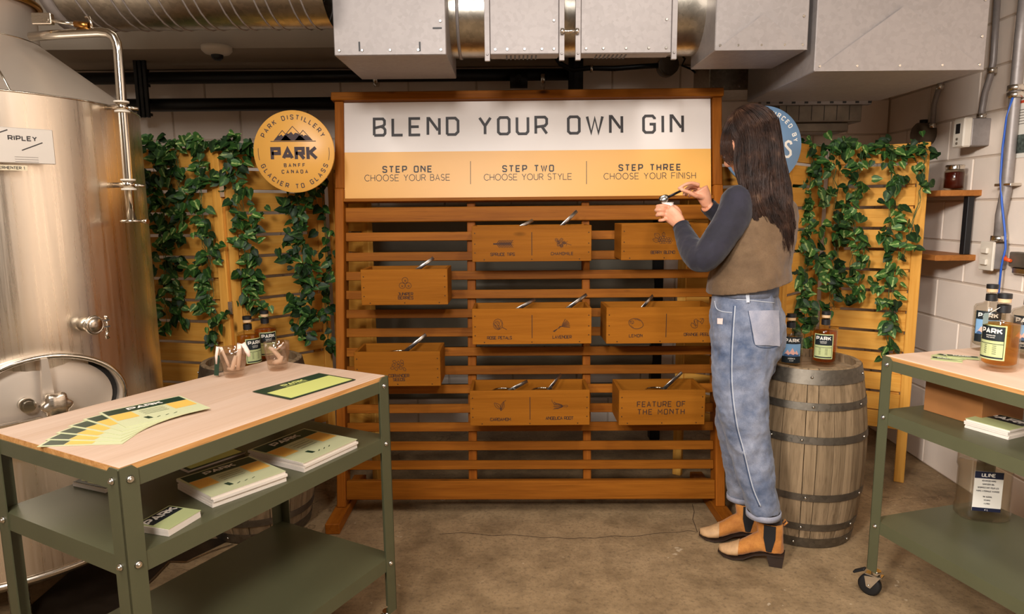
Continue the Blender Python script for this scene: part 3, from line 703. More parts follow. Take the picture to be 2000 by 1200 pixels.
def ic_lemon(m, x, y, fn):
    P = []
    for i in range(28):
        a = 2 * pi * i / 28; r = 1 + .12 * max(0, cos(a + .25)) ** 12 + .1 * max(0, cos(a - pi + .35)) ** 10
        P.append((x + .029 * r * cos(a), y + .0225 * r * sin(a) - .1 * .03 * cos(a)))
    m.ribbon(P, .0022, fn, True); icon_circle(m, x - .017, y + .006, .008, .0019, fn, 12, .8); m.ribbon([(x - .027, y + .012), (x - .013, y + .002)], .0018, fn)
    m.ribbon([(x - .006, y + .018), (x + .008, y + .018), (x + .018, y + .011)], .0015, fn); m.ribbon([(x - .022, y - .008), (x - .010, y - .017)], .0015, fn)
def ic_orange(m, x, y, fn):
    for p in ([(-.026, -.008), (-.022, .002), (-.012, -.004), (-.012, .014), (-.004, .018), (.004, .012), (.002, -.018), (-.008, -.022), (-.02, -.018), (-.026, -.008)], [(.003, .012), (.016, .004), (.026, .02), (.012, .018)], [(.016, .004), (.022, -.004), (.03, .012), (.026, .02)], [(-.012, .014), (-.006, -.01)], [(-.012, -.004), (-.004, -.016)]): m.ribbon([(x + a, y + b) for a, b in p], .0019, fn)
    R = random.Random(5)
    for k in range(16): a, b = x + R.uniform(-.006, .0), y + R.uniform(-.014, .012); m.ribbon([(a, b), (a + .0015, b + .0015)], .0012, fn)
def ic_seeds(m, x, y, fn):
    for a, b, t in ((-.028, -.016, 0.1), (-.010, -.020, 2.0), (.008, -.016, .2), (.026, -.022, 2.0), (-.022, -.002, .4), (-.001, -.006, 1.7), (.014, -.001, .5), (-.016, .012, 2.7), (.0, .006, 1.5), (.016, .012, 2.2)):
        leafy(m, x + a - .0075 * cos(t), y + b - .0075 * sin(t) + .004, t, .017, .0055, .0017, fn, False)
def ic_cardamom(m, x, y, fn):
    leafy(m, x - .026, y + .014, -.75, .04, .009, .0018, fn, False)
    for k in range(6): m.ribbon([(x - .021 + k * .0042, y + .012 - k * .0042), (x - .014 + k * .003, y + .002 - k * .0038)], .0011, fn)
    leafy(m, x + .002, y - .02, 1.25, .04, .008, .0018, fn); leafy(m, x + .0, y - .02, 1.2, .036, .003, .0012, fn, False); m.ribbon([(x + .01, y + .016), (x + .024, y + .026)], .002, fn)
def ic_angelica(m, x, y, fn):
    P = [(x + .012, y), (x + .018, y + .003), (x + .032, y + .004), (x + .035, y), (x + .032, y - .004), (x + .018, y - .003)]
    m.ribbon(P, .0016, fn, True)
    for a in range(9):
        t = -.5 + a * .13; m.ribbon([(x + .013, y + .004 * (a - 4) / 4), (x - .005, y + .011 * sin(t * 3)), (x - .028 + .003 * (a % 3), y + .016 * sin(t * 2.2) + .003 * (a % 2))], .0014, fn)
    m.ribbon([(x - .02, y + .005), (x - .032, y + .02), (x - .034, y + .03)], .0016, fn); m.ribbon([(x - .012, y + .007), (x - .024, y + .02)], .0016, fn)
def ic_berry(m, x, y, fn):
    leafy(m, x - .016, y - .006, 2.9, .03, .009, .0015, fn); leafy(m, x - .014, y + .008, 2.5, .03, .010, .0015, fn); leafy(m, x, y + .012, 1.5, .02, .006, .0015, fn)
    for a, b in ((-.012, .006), (-.002, .009), (.008, .007), (-.016, -.003), (-.006, -.002), (.004, -.001), (.012, -.003), (-.010, -.011), (.0, -.011), (.008, -.011)): icon_circle(m, x + a, y + b, .0062, .0013, fn, 10)
    for a, b in ((.022, .004), (.03, .002), (.026, -.006), (.034, -.006), (.03, -.013), (.022, -.012)): icon_circle(m, x + a, y + b, .005, .0013, fn, 8)
DEPTH = .195; SCOOP = metal('scoop_steel', (200, 196, 190), .3)
JARG = clear("clear_plastic", (235, 232, 224)); JARD = plain('dark_botanicals', (46, 34, 22), .8, 0, .5, 60)
def jar(loc, label, handle=True, tilt=30, ln=.105):
    t = thing('storage_jar', 'clear storage jar in the box, behind the words ' + label.upper(), 'jar', loc)
    M().lathe([(.001, .002), (.05, .002), (.056, .01), (.056, .1), (.05, .112), (.05, .118), (.046, .118), (.046, .11), (.052, .1), (.052, .014), (.001, .008)], 20, sx=1.05).build('glass_body', JARG, t)
    M().lathe([(.001, .009), (.051, .014), (.051, .095), (.001, .1)], 20, sx=1.05).build('contents', JARD, t)
    g = M(); q = [(cos(a * pi / 10) * .05 * 1.05, sin(a * pi / 10) * .05, .114) for a in range(20)]; g.tube(q, .0035, 6, closed=True); g.build('clamp_ring', CHROME, t)
    return t
def scoop(loc, label, az, el, ln=.12):
    d = Vector((cos(radians(az)) * cos(radians(el)), sin(radians(az)) * cos(radians(el)), sin(radians(el))))
    t = thing('measuring_scoop', label, 'scoop', loc)
    m = M(); m.tube([d * .0, d * (ln * .5), d * ln], [(.0085, .002), (.0085, .002), (.0075, .002)], 10, up=(0, 0, 1)); m.build('handle', SCOOP, t)
    b = M(); b.T = Matrix.Translation(-d * .018); b.lathe([(.001, -.018), (.014, -.012), (.02, 0), (.0185, 0), (.013, -.010), (.001, -.016)], 16); b.build('bowl', SCOOP, t)
    return t
def crate(x0, yt, x1, yb, items, nm, divider=None, slots=()):
    """plumb box whose back foot touches the leaning slats; x0,yt,x1,yb = its front face in view"""
    Yf = 2.8
    for _ in range(40):
        p = at_y((x0 + x1) / 2, yb, Yf); g = (p + Vector((0, DEPTH, 0)) - RO).dot(RY) - .029; Yf -= g
    a = at_y(x0, yb, Yf); b = at_y(x1, yb, Yf); tp = at_y((x0 + x1) / 2, yt, Yf)
    W = b.x - a.x; z = (a.z + b.z) / 2; H = tp.z - z; th = .014
    t = thing('wooden_box', nm, 'box', (a.x, Yf, z))
    M().box(0, W, 0, th, 0, H, .0015).build('front_board', BOXW, t)
    M().box(0, W, DEPTH - th, DEPTH, 0, H, .0015).build('back_board', BOXW, t)
    M().box(0, th, th, DEPTH - th, 0, H, .0015).build('side_board', BOXY, t)
    M().box(W - th, W, th, DEPTH - th, 0, H, .0015).build('side_board', BOXY, t)
    M().box(th, W - th, th, DEPTH - th, .004, .012).build('base_board', BOXW, t)
    n = M()
    for px in (.012, W - .012):
        for pz in (.25, .5, .8): n.tube([(px, .001, H * pz), (px, -.0006, H * pz)], .0028, 6)
    for px in (.1, .5, .9): n.tube([(W * px, .001, .009), (W * px, -.0006, .009)], .0028, 6)
    o = n.build('nails', ZINC if False else plain('dark_nail', (70, 50, 34), .4, .6) if 'dark_nail' not in MATS else MATS['dark_nail'], t); o['kind'] = 'stuff'
    fn = lambda a_, b_: (a_, -.0008, b_)
    for (cx, icon, iy, words) in items:
        e = M()
        X = at_y(cx, yt, Yf).x - a.x
        if icon: icon(e, X, H - (iy - yt) / (yb - yt) * H, fn); e.build('engraved_drawing', BURN, t)
        for (wd, wy_, hpx, ww) in words:
            e = M(); Z = H - (wy_ - yt) / (yb - yt) * H; h = hpx / (yb - yt) * H
            w1 = text_w(wd, h, 0); gp = (ww / (yb - yt) * H - w1) / (h / 6 * (len(wd) - 1)); text_words('engraved_lettering', BURN, t, wd, X, Z, h, h * .2 if hpx < 9 else h * .17, fn, gp)
    if divider: e = M(); X = at_y(divider, yt, Yf).x - a.x; e.ribbon([(X, H * .82), (X, H * .17)], .0028, fn); e.build('divider_line', BURN, t)
    return t, W, H, Yf
def fill(t, W, H, spots, what):
    for (fx, w, sc) in spots:
        p = t.location + Vector((W * fx, .1, .0125))
        jar(p, w)
        if sc: scoop(p + Vector((.02, -.005, .115)), 'steel scoop handle rising behind the words %s' % w.upper(), sc[1], sc[2], sc[3])
t, W, H, Y = crate(922.5, 441, 1155, 511, [(981, ic_spruce, 476, [('SPRUCE TIPS', 496.5, 5.4, 47)]), (1098, ic_chamomile, 474, [('CHAMOMILE', 496, 5.4, 43)])], 'wooden box engraved SPRUCE TIPS and CHAMOMILE, top middle of the rack', 1038.5)
fill(t, W, H, ((.3, 'spruce tips', ('spruce tips', 20, 26, .11)), (.68, 'chamomile', ('chamomile', 15, 42, .13))), '')
t, W, H, Y = crate(1213, 437, 1381, 508, [(1296, ic_berry, 468, [('BERRY BLEND', 493, 5.4, 47)])], 'wooden box engraved BERRY BLEND, under the hands of the woman')
fill(t, W, H, ((.5, 'berry blend', None),), '')
t, W, H, Y = crate(706.5, 526.5, 875, 596, [(790.5, ic_juniper, 553, [('JUNIPER', 574.5, 5.4, 29), ('BERRIES', 582, 5.4, 29)])], 'wooden box engraved JUNIPER BERRIES, upper left of the rack')
fill(t, W, H, ((.5, 'juniper berries', ('juniper', 10, 35, .12)),), '')
t, W, H, Y = crate(923, 603, 1155, 672.5, [(975, ic_rose, 634, [('ROSE PETALS', 659.5, 5.4, 47)]), (1098, ic_lavender, 637, [('LAVENDER', 659, 5.4, 36)])], 'wooden box engraved ROSE PETALS and LAVENDER in the rack\'s middle', 1039)
fill(t, W, H, ((.3, 'rose petals', ('rose petal', 20, 25, .12)), (.74, 'lavender', ('lavender', 12, 34, .13))), '')
t, W, H, Y = crate(1184, 600.5, 1394, 671, [(1242.5, ic_lemon, 632, [('LEMON', 655.5, 5.4, 25)]), (1362, ic_orange, 632, [('ORANGE PEEL', 654, 5.4, 48)])], 'wooden box engraved LEMON and ORANGE PEEL behind the woman\'s hip', 1302)
fill(t, W, H, ((.3, 'lemon', ('lemon', 30, 40, .10)), (.7, 'orange peel', None)), '')
t, W, H, Y = crate(693.5, 687.5, 861, 755, [(777.5, ic_seeds, 714, [('CORIANDER', 734, 5.4, 39), ('SEEDS', 741.5, 5.4, 22)])], 'wooden box engraved CORIANDER SEEDS, lower left above the cart corner')
fill(t, W, H, ((.48, 'coriander seeds', ('coriander', 10, 38, .13)),), '')
t, W, H, Y = crate(918.5, 763.5, 1151.5, 831.5, [(977, ic_cardamom, 793, [('CARDAMOM', 819, 5.4, 38)]), (1093, ic_angelica, 794, [('ANGELICA ROOT', 817.5, 5.4, 52)])], 'wooden box engraved CARDAMOM and ANGELICA ROOT, lowest in the middle', 1035)
fill(t, W, H, ((.28, 'cardamom', ('cardamom', 20, 22, .1)), (.62, 'angelica root', ('angelica', 35, 40, .1))), '')
t, W, H, Y = crate(1208.5, 762.5, 1376, 830.5, [(1292, None, 0, [('FEATURE OF', 789.5, 9.4, 90), ('THE MONTH', 804.5, 9.4, 88)])], 'wooden box engraved FEATURE OF THE MONTH beside the woman\'s knees')
fill(t, W, H, ((.5, 'feature of the month', ('feature', 10, 40, .12)),), '')
# ================================================================== FOLDING PINE SCREENS
SCR_H = 1.70
def panel(t, p0, p1, legs=(True, True), slat_z0=.36, stile=.048, nm=None):
    """one leaf of a folding screen between floor points p0 and p1, slats on the far side of the stiles"""
    p0 = Vector((p0[0], p0[1], 0)); p1 = Vector((p1[0], p1[1], 0)); d = (p1 - p0); L = d.length; d.normalize()
    n = Vector((-d.y, d.x, 0))
    if n.y < 0: n = -n
    mw = frame(p0, d, n, (0, 0, 1)); leaf = bpy.data.objects.new('screen_leaf', None); COL.objects.link(leaf); leaf.parent = t; leaf.matrix_basis = t.matrix_world.inverted() @ mw if False else mw
    M().box(.002, stile, 0, .03, .0005, SCR_H, .003).build('stile', PINE_Z, leaf)
    M().box(L - stile, L - .002, 0, .03, .0005, SCR_H, .003).build('stile', PINE_Z, leaf)
    ms = M().box(stile + .0, L - stile - .0, .008, .024, 0, .089, .002).build('slat', PINE_X); me = ms.data; bpy.data.objects.remove(ms)
    z = SCR_H - .091
    while z > slat_z0:
        obj('slat', me, leaf, (0, random.uniform(-.001, .001), z)); z -= .1035
    M().box(stile, L - stile, .004, .028, z + .012, z + .098, .002).build('bottom_rail', PINE_X, leaf)
    M().box(stile + .005, stile + .045, .0245, .04, slat_z0 - .05, SCR_H - .02, .002).build('batten', PINE_Z, leaf)
    M().box(L - stile - .045, L - stile - .005, .0245, .04, slat_z0 - .05, SCR_H - .02, .002).build('batten', PINE_Z, leaf)
    return leaf
LJ = (-1.335, 3.12); LA = (-1.86, 3.24); LB = (-.965, 3.50); LC = (-.70, 3.262)
ls = thing('folding_screen', 'slatted pine folding screen hung with ivy, left between the tank and the rack', 'screen')
panel(ls, LA, (LJ[0] - .008, LJ[1])); panel(ls, (LJ[0] + .008, LJ[1] + .004), LB); panel(ls, (LB[0] + .012, LB[1]), LC)
R0 = (1.99, 3.215); R1 = (1.607, 3.445); R2 = (1.27, 3.08); R3 = (.84, 3.36)
rs = thing('folding_screen', 'slatted pine folding screen hung with ivy, right between the woman and the block wall', 'screen')
panel(rs, (R1[0] + .008, R1[1]), R0); panel(rs, R2, (R1[0] - .008, R1[1])); panel(rs, R3, (R2[0] - .012, R2[1] + .0))
hg = M()
for z in (1.5, .95, .5):
    hg.box(LJ[0] - .01, LJ[0] + .01, LJ[1] - .006, LJ[1] + .006, z - .03, z + .03)
hg.build('hinges', ZINC, ls)['kind'] = 'stuff'
# ------------------------------------------------------------------ ivy
def leaf_mat(name, dark, light, edge):
    m, nt, b = base_mat(name); tc = node(nt, 'ShaderNodeTexCoord'); sx = node(nt, 'ShaderNodeSeparateXYZ'); nt.links.new(tc.outputs['Object'], sx.inputs[0])
    ab = node(nt, 'ShaderNodeMath', operation='ABSOLUTE'); nt.links.new(sx.outputs[0], ab.inputs[0])
    v = coords(nt); f = noise(nt, v, 4, 3)
    ad = node(nt, 'ShaderNodeMath', operation='MULTIPLY_ADD'); ad.inputs[1].default_value = .35; nt.links.new(f, ad.inputs[0]); nt.links.new(ab.outputs[0], ad.inputs[2])
    c = ramp(nt, ad.outputs[0], [(.16, lin(light)), (.27, lin(dark)), (.5, lin(dark)), (.62, lin(edge))])
    oi = node(nt, 'ShaderNodeObjectInfo'); hs = node(nt, 'ShaderNodeHueSaturation'); mr = node(nt, 'ShaderNodeMapRange'); mr.inputs[3].default_value = .6; mr.inputs[4].default_value = 1.35
    nt.links.new(oi.outputs['Random'], mr.inputs[0]); nt.links.new(mr.outputs[0], hs.inputs['Value']); nt.links.new(c, hs.inputs['Color']); nt.links.new(hs.outputs[0], b.inputs['Base Color'])
    b.inputs['Roughness'].default_value = .45; b.inputs['Specular IOR Level'].default_value = .22
    return m
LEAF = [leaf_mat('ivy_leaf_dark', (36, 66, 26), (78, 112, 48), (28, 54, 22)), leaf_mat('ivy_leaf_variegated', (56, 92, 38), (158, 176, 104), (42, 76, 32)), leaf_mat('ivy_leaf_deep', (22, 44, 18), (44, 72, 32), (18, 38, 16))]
STEM = plain('ivy_stem', (52, 84, 40), .6)
def leaf_mesh(mat):
    m = M(); m.smooth = True
    out = [(0, 0), (.22, -.06), (.42, .06), (.5, .28), (.42, .52), (.24, .76), (.04, 1.0)]
    vs = []; fs = []
    mid = [(0, 0, 0), (0, .18, -.02), (0, .36, -.03), (0, .58, -.02), (0, .8, .0), (0, 1.0, -.06)]
    vs += mid
    R_ = [(.24, -.07, .06), (.40, .18, .10), (.35, .48, .08), (.17, .76, .03)]
    for s in (1, -1):
        o = len(vs); vs += [(a * s, b, c) for a, b, c in R_]
        F = [(0, o, 1), (1, o, o + 1), (1, o + 1, 2), (2, o + 1, o + 2), (2, o + 2, 3), (3, o + 2, o + 3), (3, o + 3, 4), (4, o + 3, 5)]
        fs += [f if s > 0 else f[::-1] for f in F]
    m.add(vs, fs); o = m.build('leaf', mat); me = o.data; bpy.data.objects.remove(o); return me
LM = [leaf_mesh(m) for m in LEAF]
def garland(label, path, n, spread, size=(.034, .058), seed=0, face=(0, -1, .15), weights=(5, 4, 2), group=None):
    """path: list of (x, y, z) world; leaves hang around it in front of the screen"""
    R = random.Random(seed); P = [Vector(p) for p in path]; o0 = P[0]
    t = thing('ivy_garland', label, 'plant', o0)
    seg = [(P[i + 1] - P[i]).length for i in range(len(P) - 1)]; tot = sum(seg)
    def pt(s):
        s *= tot
        for i, l in enumerate(seg):
            if s <= l or i == len(seg) - 1: return P[i].lerp(P[i + 1], min(1, s / l))
            s -= l
    for k in range(3):
        q = [pt(i / 16) - o0 + Vector((R.uniform(-1, 1) * spread * .25, -R.uniform(.0, .02), R.uniform(-.01, .01))) for i in range(17)]
        M().tube(q, .0013, 4).build('stem', STEM, t)
    fz = Vector(face)
    NK = max(2, int(n / 5)); nodes = []
    for i in range(NK):
        s = ((i + R.random()) / NK) ** .9; nodes.append(pt(s) + Vector((R.choice((-1, -.3, .4, 1)) * R.uniform(.2, .9) * spread, 0, 0)))
    for i in range(n):
        p = nodes[int(NK * i / n)] + Vector((R.gauss(0, .021), -abs(R.gauss(0, .016)) - .004, R.gauss(0, .020)))
        sz = R.uniform(*size)
        nrm = (fz + Vector((R.uniform(-.8, .8), R.uniform(-.4, .4), R.uniform(-.35, .9)))).normalized()
        tip = Vector((R.uniform(-1, 1), R.uniform(-.3, .3), -R.uniform(-.15, 1.2)))
        tip = (tip - nrm * tip.dot(nrm)).normalized(); x = tip.cross(nrm)
        mw = frame(p - o0, x * sz, tip * sz, nrm * sz)
        o = obj('leaf', R.choices(LM, weights)[0], t, mw=mw)
    return t
def vtop(x, Yn, z=1.72): # world x at view column x near depth Yn
    return at_y(x, 300, Yn)
def hang(label, cols, ya, yb, Y, n, spread, seed, **k):
    """cols: view columns from top to bottom, at depth Y"""
    N = len(cols); P = [at_y(c, ya + (yb - ya) * i / (N - 1), Y if not isinstance(Y, tuple) else Y[0] + (Y[1] - Y[0]) * i / (N - 1)) for i, c in enumerate(cols)]
    return garland(label, P, n, spread, seed=seed, **k)
hang('dense ivy garland at the far left, brushing the steel tank', [300, 312, 320, 326, 330, 334], 282, 645, 3.17, 185, .085, 1)
hang('ivy garland in the middle of the left screen\'s first leaf, second from the tank', [345, 352, 350, 346], 290, 470, 3.13, 60, .05, 2)
hang('long ivy garland hanging beside the hinge down to the left barrel', [398, 392, 394, 402, 412, 414, 420], 282, 668, 3.10, 125, .06, 3)
hang('bushy ivy garland on the hinge side of the left screen\'s second leaf', [438, 452, 470, 478, 486, 492, 492], 280, 612, (3.10, 3.17), 160, .075, 4)
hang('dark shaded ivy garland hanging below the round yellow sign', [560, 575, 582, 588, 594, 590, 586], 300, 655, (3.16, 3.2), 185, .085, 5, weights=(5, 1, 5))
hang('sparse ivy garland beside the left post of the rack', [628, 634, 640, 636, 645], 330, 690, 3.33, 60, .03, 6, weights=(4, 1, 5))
garland('ivy garland laid along the top of the left screen', [at_y(290, 283, 3.2), at_y(350, 279, 3.15), at_y(415, 278, 3.1), at_y(460, 280, 3.13), at_y(505, 285, 3.2)], 75, .05, seed=7, weights=(3, 6, 1))
garland('ivy garland laid along the top of the right screen', [at_y(1565, 288, 3.35), at_y(1610, 284, 3.4), at_y(1660, 285, 3.34), at_y(1720, 285, 3.27), at_y(1775, 287, 3.21), at_y(1815, 295, 3.17)], 80, .05, seed=8, weights=(5, 2, 3))
hang('dense ivy garland falling behind the woman\'s back', [1588, 1580, 1575, 1573, 1570, 1568], 290, 690, (3.3, 3.22), 190, .065, 9)
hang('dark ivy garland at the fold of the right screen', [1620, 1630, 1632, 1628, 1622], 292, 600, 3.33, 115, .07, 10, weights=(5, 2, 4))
hang('ivy garland hanging on the middle of the right screen\'s wide leaf', [1680, 1672, 1668, 1664, 1668], 292, 585, 3.27, 95, .06, 11)
hang('longest ivy garland near the right stile, its tip almost at the cart', [1742, 1738, 1734, 1738, 1736, 1734, 1730], 290, 682, (3.23, 3.22), 130, .055, 12)
hang('thin loose ivy garland with few leaves on the right stile', [1808, 1800, 1790, 1776, 1762], 300, 500, 3.17, 24, .03, 13, weights=(2, 5, 1))
# ------------------------------------------------------------------ round signs
def round_sign(name, label, px, py, rpx, Y, mat, tilt=0):
    c = at_y(px, py, Y); r = (at_y(px + rpx, py, Y) - c).length
    mw = Matrix.Translation(c) @ Matrix.Rotation(radians(tilt), 4, 'Z')
    t = thing(name, label, 'sign', mw=mw)
    m = M(); m.T = Matrix.Rotation(radians(90), 4, 'X'); m.lathe([(.001, 0), (r - .001, 0), (r, .001), (r, .011), (r - .001, .012), (.001, .012)], 72); m.build('disc', mat, t)
    M().box(-.02, .02, 0, .03, -r + .02, r - .02).build('mounting_batten', PINE_Z, t)
    return t, r
t, r = round_sign('round_sign', 'round yellow PARK DISTILLERY sign with three mountains, left of the rack', 575.5, 297, 78.5, 3.0, yel)
fs2 = lambda a, b: (a, -.0128, b)
k = r / 78.5; m = M()
text_arc(m, 'PARK DISTILLERY', 0, 0, r * .835, .0175, .0036, fs2, pi / 2, 4.5)
text_arc(m, 'GLACIER TO GLASS', 0, 0, r * .845, .0175, .0036, fs2, -pi / 2, 4.5, inside=True)
text(m, 'BANFF', .0, -.058, .0135, .0032, fs2, 5.2); text(m, 'CANADA', 0, -.086, .0135, .0032, fs2, 5.2)
for a0, a1 in ((174, 193), (-14, 6)):
    m.ribbon([(r * .88 * cos(radians(a0 + (a1 - a0) * i / 8)), r * .88 * sin(radians(a0 + (a1 - a0) * i / 8))) for i in range(9)], .0022, fs2)
def heavy(mb, t_, cx, cy, h, fn, xs=1.15):   # extended heavy lettering
    text(mb, t_, cx, cy, h * .72, h * .27, fn, 2.6, {**G, 'A': (4, [[(-.1, -.3), (2, 5.8), (4.1, -.3)], [(1, 1.2), (3, 1.2)]]), 'P': (3.8, [[(.2, -1), (.2, 6), (3.6, 6), (3.6, 2.9), (0, 2.9)]]), 'R': (3.8, [[(.2, -1), (.2, 6), (3.6, 6), (3.6, 2.9), (0, 2.9)], [(2, 2.6), (3.9, -.8)]]), 'K': (4, [[(.2, -1), (.2, 7)], [(4, 6.6), (1, 3.2)], [(1.4, 3.2), (4.2, -.6)]])}, xs)
heavy(m, 'PARK', 0, -.006, .054, fs2, 1.42)
def mountains(mb, x, y, s, fn):
    # base lines, three peaks with snow caps
    for cx, cy, w, h in ((-.42, 0, .36, .40), (.42, 0, .36, .40), (0, 0, .52, .56)):
        P = [(cx - w, cy), (cx, cy + h), (cx + w, cy)]
        q = [(cx - w * .98, cy), (cx - w * .45, cy + h * .52), (cx - w * .3, cy + h * .45), (cx - w * .12, cy + h * .62), (cx + w * .05, cy + h * .42), (cx + w * .2, cy + h * .55), (cx + w * .42, cy + h * .5), (cx + w * .98, cy)]
        mb.add([fn(x + a * s, y + b * s) for a, b in q], [(0, 1, 2), (0, 2, 3), (0, 3, 4), (0, 4, 7), (4, 5, 7), (5, 6, 7)])
        mb.ribbon([(x + a * s, y + b * s) for a, b in P], .026 * s, fn)
    mb.ribbon([(x - .92 * s, y - .03 * s), (x + .92 * s, y - .03 * s)], .03 * s, fn)
mountains(m, 0, .048, .108, fs2)
m.build('lettering', plain('dark_plum_ink', (62, 46, 48), .5), t)
blue = plain('blue_sign', (104, 136, 168), .45)
t, r = round_sign('round_sign', 'round blue sign half hidden behind the woman\'s head', 1487, 286, 76, 3.05, blue)
m = M(); text_arc(m, 'SOURCED BY', 0, 0, r * .85, .0165, .0038, fs2, radians(50), 4.6)
c = [(.155, .03), (.150, .042), (.138, .046), (.126, .038), (.126, .024), (.138, .010), (.152, -.004), (.154, -.022), (.142, -.034), (.126, -.034), (.116, -.024), (.116, -.014)]
cc = [((x - .135) * .85 + .112, (y - .006) * .85 - .014) for x, y in c]; c3 = []
for i in range(len(cc) - 1):
    for j in range(3): c3.append((cc[i][0] + (cc[i + 1][0] - cc[i][0]) * j / 3, cc[i][1] + (cc[i + 1][1] - cc[i][1]) * j / 3))
m.ribbon(c3 + [cc[-1]], .0105, fs2)
m.ribbon([(.086, .028), (.082, .014)], .010, fs2)
m.build('lettering', WHITE, t)
# ================================================================== BARRELS
STAVE = wood('barrel_oak', (104, 86, 64), (158, 134, 104), 2, .75, s=1.1, grain=.7)
HEADW = wood('barrel_head_oak', (120, 100, 76), (170, 146, 116), 0, .7, s=1.4, grain=.6)
def barrel(label, x, y, H=.76, rr=.207, rb=.248, seed=0, ns=22):
    R = random.Random(seed); t = thing('barrel', label, 'barrel', (x, y, 0))
    def rad(z): u = (z / H - .5) * 2; return rr + (rb - rr) * (1 - u * u)
    ws = [R.uniform(.6, 1.4) for _ in range(ns)]; s = sum(ws); a = R.random()
    for w in ws:
        da = 2 * pi * w / s; m = M(); m.smooth = False; NZ = 9; NA = 3; vs = []
        off = R.uniform(-.0015, .0015)
        for i in range(NZ + 1):
            z = .002 + (H - .002) * i / NZ; ro = rad(z) + off; ri = ro - .02
            for k in range(NA): 
                th = a + .006 + (da - .012) * k / (NA - 1); vs.append((ro * cos(th) - (.002 * cos(th) if k != 1 else 0), ro * sin(th) - (.002 * sin(th) if k != 1 else 0), z))
            for k in range(NA):
                th = a + .006 + (da - .012) * (NA - 1 - k) / (NA - 1); vs.append((ri * cos(th), ri * sin(th), z))
        n = 2 * NA; fs = [(i * n + k, i * n + (k + 1) % n, (i + 1) * n + (k + 1) % n, (i + 1) * n + k) for i in range(NZ) for k in range(n)]
        fs += [tuple(range(n))[::-1], tuple(NZ * n + k for k in range(n))]
        m.add(vs, fs); m.build('stave', STAVE, t); a += da
    nb = 5; zh = H - .035
    for i in range(nb):
        x0 = -rr + .016 + (2 * rr - .032) * i / nb; x1 = x0 + (2 * rr - .032) / nb - .002; q = []
        r_ = rr - .013
        f = lambda xx: math.sqrt(max(0, r_ * r_ - xx * xx))
        xs = [x0 + (x1 - x0) * k / 4 for k in range(5)]
        lo = [(xx, -f(xx)) for xx in xs]; up = [(xx, f(xx)) for xx in reversed(xs)]
        P = lo + up; n = len(P); m = M(); m.T = Matrix.Rotation(.9, 4, 'Z')
        m.add([(a_, b_, zh - .015) for a_, b_ in P] + [(a_, b_, zh) for a_, b_ in P], [tuple(range(n))[::-1], tuple(range(n, 2 * n))] + [(k, (k + 1) % n, n + (k + 1) % n, n + k) for k in range(n)])
        m.build('head_board', HEADW, t)
    hp = ((.035, .062), (.135, .033), (.25, .033), (H - .25 - .033, .033), (H - .135 - .033, .033), (H - .002 - .062, .062))
    for z0, hgt in (.004, .042), (.083, .030), (.217, .030), (.46, .030), (.596, .030), (H - .062, .058):
        m = M(); m.lathe(hard([(rad(z0) + .0005, z0), (rad(z0) + .003, z0), (rad(z0 + hgt) + .003, z0 + hgt), (rad(z0 + hgt) + .0005, z0 + hgt)]), 56)
        h = m.build('hoop', HOOP, t)
        for th in (-.8, -2.0, -2.55):
            th += R.uniform(-.15, .15); zc_ = z0 + hgt / 2; q = rad(zc_) + .004
            rv = M(); rv.tube([(q * cos(th), q * sin(th), zc_), ((q + .004) * cos(th), (q + .004) * sin(th), zc_)], [.0065, .003], 8); rv.build('rivet', ZINC, h)
    return t
def barrel_at(px, py): p = at_z(px, py, 0); return p
bL = (-1.145, 2.86); bR = (1.262, 2.78)
barrel('oak barrel behind the left cart, two bottles on its head', bL[0], bL[1], seed=2)
barrel('oak barrel with steel hoops behind the woman\'s legs', bR[0], bR[1], seed=5)
